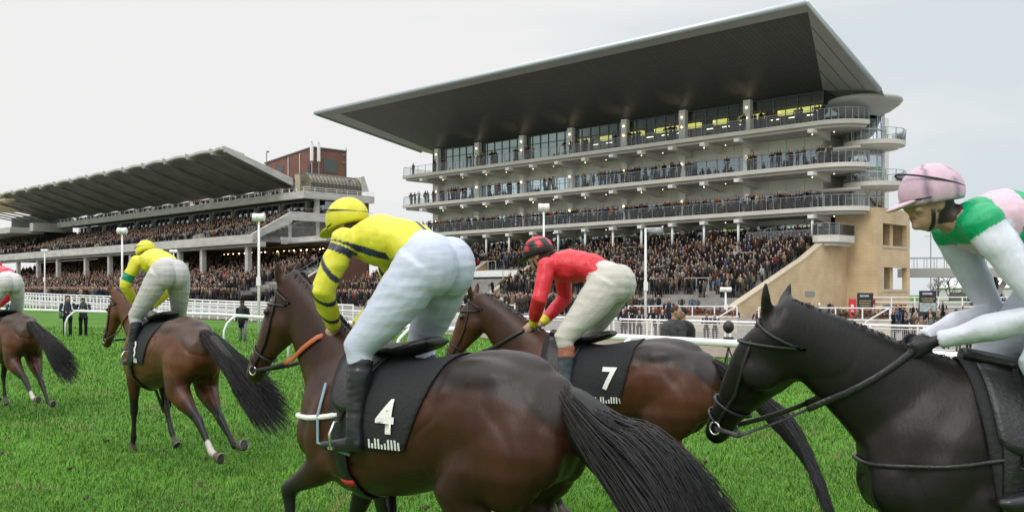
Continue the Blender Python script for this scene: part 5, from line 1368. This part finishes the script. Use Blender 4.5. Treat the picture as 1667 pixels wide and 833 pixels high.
    for a in np.linspace(R(50), R(310), 40):
        d = V3(0, math.sin(a), math.cos(a)); hit = bvh.ray_cast(V3(-.02, 0, 1.2)+d*.8, -d)
        if hit[0] is not None: gp.append(hit[0]+d*.012)
    e.tube(gp, [(.010, .045)]*len(gp), 8, LEATHER); e.build('girth', root)
    if P.get('redgirth'):
        e = MB(); q = [p for p in gp if .86 < p.z < .93 and p.y > 0][:3]
        if len(q) > 1: e.tube([p+V3(0, .006, 0) for p in q], [(.012, .048)]*len(q), 8, REDW); e.build('girth_marker', root)
    e = MB(); bp_ = []
    for a in np.linspace(-1.62, 1.62, 30):
        d = V3(math.cos(a), math.sin(a), 0); z = 1.26-.05*math.cos(a); hit = bvh.ray_cast(V3(.0, 0, z)+d*.8, -d)
        if hit[0] is not None: bp_.append(hit[0]+d*.012)
    e.tube(bp_, .015 if P.get('whitebp') else .010, 8, WHT if P.get('whitebp') else LEATHER)
    e.build('breastplate', root)
    if P.get('trim'):
        e = MB(); q = [onside(x, z, 1, .02) for x, z in ((.12, 1.42), (.14, 1.25), (.15, 1.10), (.02, 1.08), (-.10, 1.06))]
        e.tube([p for p in q if p is not None], [(.007, .009)]*len([p for p in q if p is not None]), 8, TRIM); e.build('cloth_trim', cloth_obj)
    # ---------------------------------------------------------------- jockey: a person of its own
    J = P['jockey']; lf = J.get('lift', 0); fx = J.get('fx', 0); ro = empty('person', (loc[0], loc[1], P.get('z', 0)), rz, J['label'], 'person', 'jockeys racing'); ro.scale = root.scale
    def sh(p): return V3(p[0]+fx, p[1], p[2]+lf)
    hip = sh((-.43, 0, 2.01)); wa = sh((-.28, 0, 2.12)); ch = sh((-.07, 0, 2.155)); shd = sh((.05, 0, 2.14)); nk = sh((.13, 0, 2.17)); hc = sh((.20, 0, 2.235))
    hdz = R(J.get('nod', 18)); hy_ = R(J.get('look', 0)); fwd = V3(math.cos(hdz)*math.cos(hy_), math.sin(hy_), -math.sin(hdz)).normalized(); upv = (V3(0, 0, 1)-fwd*fwd.z).normalized(); sdv = upv.cross(fwd)
    rot = Matrix((fwd, sdv, upv)).transposed()
    hips = [V3(hip.x-.02, s*.10, hip.z-.03) for s in (1, -1)]; kn = [V3(-.14, s*.25, 1.61) for s in (1, -1)]; an = [V3(-.17, s*.31, 1.15) for s in (1, -1)]; toe = [V3(.03, s*.32, 1.105) for s in (1, -1)]
    sho = [V3(shd.x, s*.175, shd.z-.015) for s in (1, -1)]; elb = [V3(shd.x+J.get('ex', .06), s*.27, shd.z-J.get('ez', .27)) for s in (1, -1)]; han = [V3(J.get('hx', .22), s*.075, 1.70) for s in (1, -1)]
    SK = J.get('skin', (.42, .25, .18))
    e = MB(); e.ell(hc, (.093, .074, .115), rot=rot, nu=20, nv=14); e.ell(hc+fwd*.02-upv*.065, (.065, .055, .055), rot=rot, nu=16, nv=10)
    e.tube([hc+fwd*.082+upv*.02, hc+fwd*.102-upv*.008, hc+fwd*.09-upv*.028], [.010, .016, .013], 8); e.ell(hc+fwd*.082-upv*.05, (.014, .026, .008), rot=rot); e.ell(hc+fwd*.08-upv*.066, (.013, .022, .008), rot=rot); e.ell(hc+fwd*.07-upv*.09, (.022, .024, .018), rot=rot)
    for s in (1, -1): e.ell(hc+sdv*s*.074-fwd*.01-upv*.01, (.02, .01, .032), rot=rot); e.ell(hc+fwd*.06+sdv*s*.045-upv*.025, (.025, .02, .018), rot=rot)
    e.tube([hc-fwd*.03-upv*.05, nk, shd, ch, wa, hip], [.055, .06, (.14, .08), (.14, .10), (.11, .09), (.13, .11)], 14)
    for i, s in enumerate((1, -1)):
        e.tube([shd, sho[i], elb[i], han[i]], [.05, .042, .034, .024], 10); e.tube([hip, hips[i], kn[i], an[i]], [.09, .09, .055, .03], 10)
        # hand: palm, four curled fingers, thumb along the side
        d = V3(.9, 0, -.45).normalized(); H = han[i]; out_ = V3(0, s, 0); dn = d.cross(out_)*s
        e.tube([H-d*.02, H+d*.03, H+d*.075], [(.024, .018), (.024, .036), (.018, .038)], 10)
        for f_ in range(4):
            o_ = (f_-1.5)*.019; b0 = H+d*.07+V3(0, 0, -o_); L = (.030, .034, .032, .026)[f_]
            e.tube([b0, b0+d*L-out_*.004, b0+d*(L*.9)-out_*.030, b0+d*(L*.25)-out_*.040], [.0095, .009, .0085, .007], 7)
        e.tube([H+d*.02+V3(0, 0, .028), H+d*.05+V3(0, 0, .046)-out_*.01, H+d*.078+V3(0, 0, .044)-out_*.022], [.012, .010, .008], 7)
    bm_ = remeshed(e, .0075, 3, .4, 'jockey_body'); v_ = verts_np(bm_); c_ = np.tile(np.array(SK), (len(v_), 1))
    rel = v_-np.array(hc); lx_ = rel @ np.array(fwd); lz_ = rel @ np.array(upv); ly_ = rel @ np.array(sdv)
    c_[(lx_ > .06) & (np.abs(lz_+.057) < .008) & (np.abs(ly_) < .026)] = (.28, .10, .08); c_[(lx_ < .0) & (np.linalg.norm(rel, axis=1) < .16) & (lz_ < .02) & (lz_ > -.1) & (np.abs(ly_) < .07)] = (.03, .02, .015)
    if J.get('gloves') is not None: 
        for H in han: c_[np.linalg.norm(v_-np.array(H+V3(.04, 0, -.02)), axis=1) < .11] = J['gloves']
    set_col(bm_, c_); obj('body', bm_, ro, attr_mat('skin', .5, .4, .08, 30))
    for s in (1, -1):
        e = MB(); e.ell(hc+fwd*.086+sdv*s*.03+upv*.012, (.010, .014, .009), mat('eye_white', (.6, .6, .58), .2), rot=rot); e.ell(hc+fwd*.094+sdv*s*.03+upv*.012, (.005, .006, .006), mat('eye_dark', (.02, .015, .01), .1), rot=rot); e.build('eye', ro)
    # silks
    def crease(me_, amp, f, seed):
        v_ = verts_np(me_); n_ = np.empty(len(v_)*3, 'f4'); me_.vertices.foreach_get('normal', n_); n_ = n_.reshape(-1, 3); off = Vector((seed*3.1, seed*1.7, 0))
        q_ = np.array([mnoise.noise(Vector((p[0]*f[0], p[1]*f[1], p[2]*f[2]))+off) for p in v_]); q3 = np.array([mnoise.noise(Vector((p[0]*f[0]*2.3+p[2]*6, p[1]*f[1]*2, p[2]*f[2]*2.2))+off) for p in v_])
        set_verts(me_, v_+n_*(amp*(1-np.abs(q_)*3.2)+amp*.5*q3)[:, None]); return verts_np(me_)
    e = MB(); e.tube([V3(hip.x+.03, 0, hip.z+.02), wa, ch+V3(0, 0, -.005), shd, nk+V3(-.02, 0, -.01)], [(.160, .120), (.158, .120), (.182, .135), (.165, .105), (.072, .062)], 22)
    e.ell(ch+V3(-.02, 0, -.06), (.17, .17, .10)); 
    for i in (0, 1): 
        e.ell(sho[i]+V3(0, -.01 if i == 0 else .01, 0), (.085, .075, .085))
        e.tube([shd, sho[i], sho[i].lerp(elb[i], .5), elb[i], elb[i].lerp(han[i], .5), elb[i].lerp(han[i], .93)], [.07, .078, .070, .064, .055, .036], 14)
    sm_ = remeshed(e, .0078, 5, .5, 'silks'); v_ = verts_np(sm_).copy(); crease(sm_, .0045, (7, 5, 9), P['seed']); 
    c_ = J['pattern'](v_, dict(hip=hip, wa=wa, ch=ch, shd=shd, sho=sho, elb=elb, han=han, nk=nk)); set_col(sm_, c_); obj('silks', sm_, ro, attr_mat('silks_cloth', .42, .45, .06, 12, bump=.55, bscale=9, stretch=(1.8, 1, 1)))
    # breeches
    e = MB(); e.tube([V3(hip.x+.13, 0, hip.z+.085), V3(hip.x+.05, 0, hip.z+.04), hip, V3(hip.x-.09, 0, hip.z-.05)], [(.155, .115), (.17, .14), (.18, .16), (.15, .13)], 20)
    for i, s in enumerate((1, -1)):
        e.ell(V3(hip.x-.06, s*.075, hip.z-.02), (.145, .12, .165)); h_ = hips[i]; k_ = kn[i]
        e.tube([V3(h_.x, h_.y, h_.z+.02), h_.lerp(k_, .3), h_.lerp(k_, .65), k_+V3(.01, 0, .0), V3(k_.x-.02, k_.y+s*.005, k_.z-.09)], [(.12, .155), (.118, .145), (.098, .115), (.078, .085), (.060, .064)], 16)
    bm2 = remeshed(e, .0105, 4, .5, 'breeches'); v_ = crease(bm2, .0022, (4, 3, 16), P['seed']+5); bc = np.tile(np.array(J.get('breeches', (.74, .76, .80))), (len(v_), 1))
    wb = (np.abs(v_[:, 0]-(hip.x+.075)) < .018) & (v_[:, 2] > hip.z+.10) & (np.abs(v_[:, 1]) < .075); bc[wb] = J.get('patch', (.25, .30, .38))
    set_col(bm2, bc); obj('breeches', bm2, ro, attr_mat('breeches_cloth', .6, .3, .05, 9, bump=.35, bscale=6, stretch=(.9, .9, 2.6)))
    for i, s in enumerate((1, -1)):
        e = MB(); k_, a_, t_ = kn[i], an[i], toe[i]
        e.tube([V3(k_.x-.015, k_.y, k_.z-.055), k_.lerp(a_, .3)+V3(-.012, 0, 0), k_.lerp(a_, .6), a_+V3(0, 0, .06), a_+V3(.0, 0, -.01), a_+V3(-.005, 0, -.045)], [(.064, .069), (.062, .07), (.052, .058), (.042, .048), (.046, .056), (.036, .046)], 14)
        e.tube([a_+V3(-.055, 0, -.025), a_+V3(.0, 0, -.025), a_.lerp(t_, .6)+V3(0, 0, -.012), t_, t_+V3(.035, 0, .0)], [(.032, .034), (.042, .042), (.044, .036), (.040, .027), (.02, .014)], 12)
        bt = remeshed(e, .0095, 4, .5, 'boot'); v_ = crease(bt, .0016, (9, 9, 26), P['seed']+9); bc = np.tile(np.array(J.get('boot', (.014, .015, .018))), (len(v_), 1))
        if 'boottop' in J: bc[v_[:, 2] > 1.47] = J['boottop']
        set_col(bt, bc); obj('boot', bt, ro, attr_mat('boot_leather', .3, .5, .15, 18))
        # stirrup iron and leather hang from the saddle
        e = MB(); c0 = V3((a_.x+t_.x)/2+.02, a_.y, a_.z-.045); 
        e.tube([c0+V3(0, -.058, .0), c0+V3(0, -.062, .07), c0+V3(0, -.03, .125), c0+V3(0, .03, .125), c0+V3(0, .062, .07), c0+V3(0, .058, 0), c0+V3(0, -.058, 0)], .008, 8, METAL)
        e.bar(c0+V3(0, -.06, -.005), c0+V3(0, .06, -.005), .035, .014, METAL); e.tube([c0+V3(0, 0, .125), V3(-.08, s*.2, 1.45), V3(-.08, s*.14, 1.6)], [(.004, .012)]*3, 6, LEATHER)
        e.build('stirrup', root)
    # helmet with silk cap, peak and strap
    cap = J['cap']; e = MB(); hcn = hc+upv*.035-fwd*.012
    e.ell(hcn, (.132, .108, .120), rot=rot, nu=32, nv=22); hm = e.mesh('helmet'); v_ = verts_np(hm); rel = v_-np.array(hcn); up_ = rel @ np.array(upv); fr = rel @ np.array(fwd); sd2 = rel @ np.array(sdv)
    v_ = np.where((up_ < -.045)[:, None], v_-np.outer(up_+.045, np.array(upv)), v_); set_verts(hm, v_); set_col(hm, J['capcol'](fr, sd2, up_))
    hm.polygons.foreach_set('use_smooth', [True]*len(hm.polygons)); ho = obj('helmet', hm, ro, attr_mat('silks_cloth', .55)); hm.materials.clear(); hm.materials.append(attr_mat('silks_cloth', .55))
    e = MB(); q = hcn-upv*.03+fwd*.09; 
    e.ell(q+fwd*.03, (.075, .085, .013), rot=rot @ Matrix.Rotation(R(14), 3, 'Y'), nu=20, nv=8, col=cap); o = e.build('peak', ho); o.data.materials.append(attr_mat('silks_cloth', .55))
    e = MB(); e.tube([hcn+fwd*math.cos(a)*.128+sdv*math.sin(a)*.104+upv*(.045+.05*math.cos(a)) for a in np.linspace(0, 2*math.pi, 33)], .0045, 6, mat('cap_band', J.get('band', (.02, .02, .03)), .6), cap=False); e.build('band', ho)
    e = MB(); e.tube([hc+sdv*math.sin(a)*.088+upv*(-.03-.085*math.cos(a))+fwd*.025 for a in np.linspace(-1.5, 1.5, 15)], .008, 6, LEATHER); e.build('chin_strap', ho)
    e = MB(); 
    e.tube([hc+fwd*(math.cos(a)*.101)+sdv*math.sin(a)*.083+upv*.014 for a in np.linspace(-1.35, 1.35, 15)], [(.024, .007)]*15, 8, mat('goggle_lens', (.015, .015, .02), .1)); e.build('goggles', ro)
    # reins from the bit to the hands
    rc = P.get('rein', LEATHER)
    for i, s in enumerate((1, -1)):
        H = han[i]+V3(.05, 0, -.02); c_ = bit[s]; q = []
        for t in np.linspace(0, 1, 17):
            p = c_.lerp(H, t)+V3(0, 0, -.05*math.sin(math.pi*t))
            hit = bvh.ray_cast(V3(p.x, s*.6, p.z), V3(0, -s, 0))
            if 0 < t < 1 and hit[0] is not None and hit[0].y*s+.014 > p.y*s: p = V3(p.x, hit[0].y+s*.014, p.z)
            q.append(p)
        for _ in range(2): q = [q[0]]+[V3(q[k].x, max(abs(q[k].y), abs(q[k-1].y+q[k].y+q[k+1].y)/3)*s, q[k].z) for k in range(1, 16)]+[q[-1]]
        e = MB(); e.tube(q[:8], [(.005, .011)]*8, 8, LEATHER); e.tube(q[7:], [(.006, .015)]*10, 8, rc); e.build('rein', root)
    if J.get('whip', False):
        e = MB(); H = han[0]+V3(.04, -.01, 0); e.tube([H+V3(.1, .0, .12), H, H+V3(-.35, .12, -.28)], [.010, .008, .004], 8, LEATHER); o = e.build('riding_whip'); o.location = (loc[0], loc[1], P.get('z', 0)); o.rotation_euler = (0, 0, rz); o.scale = root.scale; tag(o, J['whiplabel'], 'whip', 'riding whips')
    return root
def dist_seg(v, a, b):
    a = np.array(a); b = np.array(b); d = b-a; t = np.clip(((v-a) @ d)/(d @ d), 0, 1); return np.linalg.norm(v-a-t[:, None]*d, axis=1), t
def on_arm(v, K):
    D = []
    for i in (0, 1):
        d1, t1 = dist_seg(v, K['sho'][i], K['elb'][i]); d2, t2 = dist_seg(v, K['elb'][i], K['han'][i]); D.append((d1, t1, d2, t2))
    m = np.zeros(len(v), bool); par = np.zeros(len(v))
    for d1, t1, d2, t2 in D:
        near = (np.minimum(d1, d2) < .095) & ((np.abs(v[:, 1]) > .1) | ((t2 > .25) & (d2 < .07))) & ((t1 > .06) | (d2 < d1)); m |= near
        par = np.where(near, np.where(d1 < d2, t1, 1+t2), par)
    return m, par
YEL = (.64, .60, .035); NVY = (.02, .025, .06)
def pat_yellow_navy(v, K):
    c = np.tile(np.array(YEL), (len(v), 1)); m, t = on_arm(v, K)
    ax = np.array(K['shd']-K['hip']); ax /= np.linalg.norm(ax); s = (v-np.array(K['hip'])) @ ax
    mid = v[:, 2]-np.interp(v[:, 0], [K['hip'].x, K['shd'].x], [K['hip'].z, K['shd'].z])
    c[~m & (np.abs(mid+.02) < .021) & (v[:, 0] > K['hip'].x+.20)] = NVY          # broad stripe along the flank
    c[~m & (np.abs(v[:, 1]) < .016) & (mid > .05) & (v[:, 0] < K['wa'].x+.02)] = NVY
    w_ = np.sin((t*1.5)*math.pi+(v[:, 0]-K['shd'].x)*16)
    c[m & (np.abs(w_) < .33) & (t > .3)] = NVY; c[m & (np.abs(t-.17) < .075)] = NVY
    return c
def pat_yellow_green(v, K):
    c = np.tile(np.array(YEL), (len(v), 1)); m, t = on_arm(v, K); c[m & (t > .50) & (t < .80)] = (.01, .22, .10); return c
def pat_red(v, K):
    c = np.tile(np.array((.62, .02, .035)), (len(v), 1)); m, t = on_arm(v, K); c[m & (t > 1.72)] = YEL; return c
def pat_red_spots(v, K):
    c = np.tile(np.array((.55, .02, .04)), (len(v), 1)); m, t = on_arm(v, K); q = np.sin(v[:, 0]*38)*np.sin(v[:, 1]*38); c[(q > .55) & ~m] = (.25, .25, .42); return c
def pat_green_pink(v, K):
    c = np.tile(np.array((.60, .62, .70)), (len(v), 1)); m, t = on_arm(v, K)
    ax = np.array(K['shd']-K['hip']); ax /= np.linalg.norm(ax); s = (v-np.array(K['hip'])) @ ax+.35*np.abs(v[:, 1])
    G = (.0, .32, .12); PK = (.60, .42, .50); k = np.floor((s+.01)/.105).astype(int) % 2
    c[~m] = np.where((k == 0)[:, None], np.array(PK), np.array(G))[~m]; c[~m & (s > .53)] = G
    return c
def plain(col): return lambda f, s, u: np.tile(np.array(col), (len(f), 1))
def cap_black_red(f, s, u):
    c = np.tile(np.array((.014, .014, .016)), (len(f), 1)); a = np.arctan2(s, f); c[(u > .085)] = (.60, .03, .04)
    for k in range(6): c[(np.abs((a-k*1.047+math.pi) % (2*math.pi)-math.pi) < .26) & (np.abs(u-.045) < .028)] = (.6, .03, .04)
    return c
def cap_pink(f, s, u):
    c = np.tile(np.array((.56, .38, .47)), (len(f), 1)); c[np.abs(f-s*.3-.02) < .008] = (.25, .17, .25); c[np.abs(f+.05+s*.3) < .007] = (.30, .2, .28); return c
DK = (.010, .009, .009)
HORSES = [
 dict(seed=4, loc=(-.79, 5.65), phi=36, z=-.10, s=1.03, neck=46, head=58, yaw=2, nl=.72, coat=(.046, .016, .0085), dark=DK, patch=(.026, .019, .017), muzzle=(.10, .05, .03), cloth=(.10, -.66, .04, -.47, 1.02),
      label='dark bay racehorse with cloth number 4, nearest in the middle of the picture', num='4', neckf=.7, numx=-.37, numz=1.27, tilt=0, trim=True, whitebp=True, redgirth=True, rein=mat('orange_rein', (.50, .12, .05), .5),
      lf=(62, -8, -50), rf=(20, -70, -80), lh=(38, -28, -12, 10), rh=(10, -45, -40, -40),
      tail=[(-1.24, 0, 1.40), (-1.36, 0, 1.30), (-1.55, .0, 1.13), (-1.80, .0, .93), (-2.05, .0, .68), (-2.20, .0, .40)], tw=2.2, nt=3600,
      jockey=dict(label='jockey in yellow silks with navy stripes and white breeches, crouched on horse number 4', pattern=pat_yellow_navy, cap=YEL, capcol=plain(YEL), breeches=(.50, .54, .65), lift=.05, look=8, whiplabel='black whip in the hand of the navy striped yellow jockey')),
 dict(seed=2, loc=(-4.24, 11.75), phi=48, z=-.09, s=1.05, neck=34, head=66, yaw=10, nl=.74, coat=(.105, .038, .015), dark=DK, patch=(.07, .04, .028),
      label='bay racehorse with cloth number 8 and one white hind sock, seen from behind', num='8', numx=-.22, numz=1.25, rein=LEATHB,
      lf=(8, 4, 10), rf=(-22, -30, -45), lh=(-14, -56, -46, -75), rh=(-6, -58, -52, -95), socks=('lh',),
      tail=[(-1.26, 0, 1.42), (-1.42, -.03, 1.38), (-1.60, -.12, 1.20), (-1.75, -.24, .98), (-1.88, -.36, .78), (-1.98, -.44, .66)], nt=1800, tw=1.2,
      jockey=dict(label='jockey in yellow silks with green armbands and grey breeches on number 8', pattern=pat_yellow_green, cap=YEL, capcol=plain(YEL), breeches=(.47, .46, .45), lift=.08, nod=30, look=0, whiplabel='black whip in the hand of the green armband jockey')),
 dict(seed=1, loc=(-8.45, 16.4), phi=44, z=-.05, neck=30, head=40, yaw=0, coat=(.09, .033, .014), dark=DK, patch=(.05, .03, .022),
      label='bay racehorse leaving at the left edge with both hind hooves raised', num='3', rein=LEATHB,
      lf=(-25, -30, -50), rf=(10, -10, -30), lh=(-16, -58, -50, -85), rh=(-12, -52, -44, -80), socks=('lh',),
      tail=[(-1.26, 0, 1.42), (-1.42, -.03, 1.40), (-1.60, -.10, 1.25), (-1.78, -.2, 1.05), (-1.92, -.28, .85), (-2.0, -.34, .74)], nt=1400, tw=1.0,
      jockey=dict(label='jockey in red spotted silks and grey breeches at the left edge', pattern=pat_red_spots, cap=(.55, .02, .04), capcol=plain((.55, .02, .04)), breeches=(.55, .53, .52), lift=.10, whiplabel='black whip in the hand of the red spotted jockey')),
 dict(seed=3, loc=(.40, 8.25), phi=25, z=-.11, neck=39, head=62, yaw=0, nl=.80, coat=(.070, .024, .011), dark=DK, patch=(.034, .029, .028),
      label='bay racehorse with cloth number 7 under the red jockey, behind the near horse', num='7', neckf=.5, numx=-.52, numz=1.30, cloth=(.10, -.72, .04, -.60, 1.04),
      lf=(40, -20, -50), rf=(5, -15, -30), lh=(15, -48, -35, -50), rh=(40, -30, -10, 10),
      tail=[(-1.26, 0, 1.42), (-1.44, 0, 1.32), (-1.66, .0, 1.12), (-1.90, .0, .90), (-2.05, .0, .64), (-2.10, 0, .42)], nt=1600, tw=1.1,
      jockey=dict(label='jockey in plain red silks and black cap with red spots, cream breeches', pattern=pat_red, cap=(.014, .014, .016), capcol=cap_black_red, breeches=(.52, .50, .45), boottop=(.28, .10, .05), boot=(.05, .06, .075), lift=.06, look=0, ex=.02, whiplabel='black whip in the hand of the plain red jockey')),
 dict(seed=5, loc=(1.92, 4.08), phi=4, z=-.04, neck=29, head=54, hyaw=-48, yaw=0, nl=.76, coat=(.0085, .0065, .006), dark=(.006, .006, .006), patch=(.0085, .0065, .006), muzzle=(.06, .022, .012),
      label='almost black racehorse entering from the right edge, nearest on that side', num='', earback=.95,
      lf=(50, -20, -50), rf=(20, -60, -80), lh=(30, -30, -10, 10), rh=(10, -45, -40, -40),
      tail=[(-1.26, 0, 1.42), (-1.42, 0, 1.38), (-1.62, .0, 1.20), (-1.8, .0, 1.0), (-1.95, .0, .8), (-2.05, 0, .7)], nt=200,
      jockey=dict(label='jockey in pink cap and green and pink striped silks with pale sleeves, right edge', pattern=pat_green_pink, cap=(.56, .38, .47), capcol=cap_pink, breeches=(.50, .54, .62), look=0, nod=10, lift=.04, ex=-.20, ez=.36, gloves=(.01, .01, .012), whiplabel='black whip in the hand of the pink capped jockey', whip=False)),
]
for H_ in HORSES: make_horse(H_)
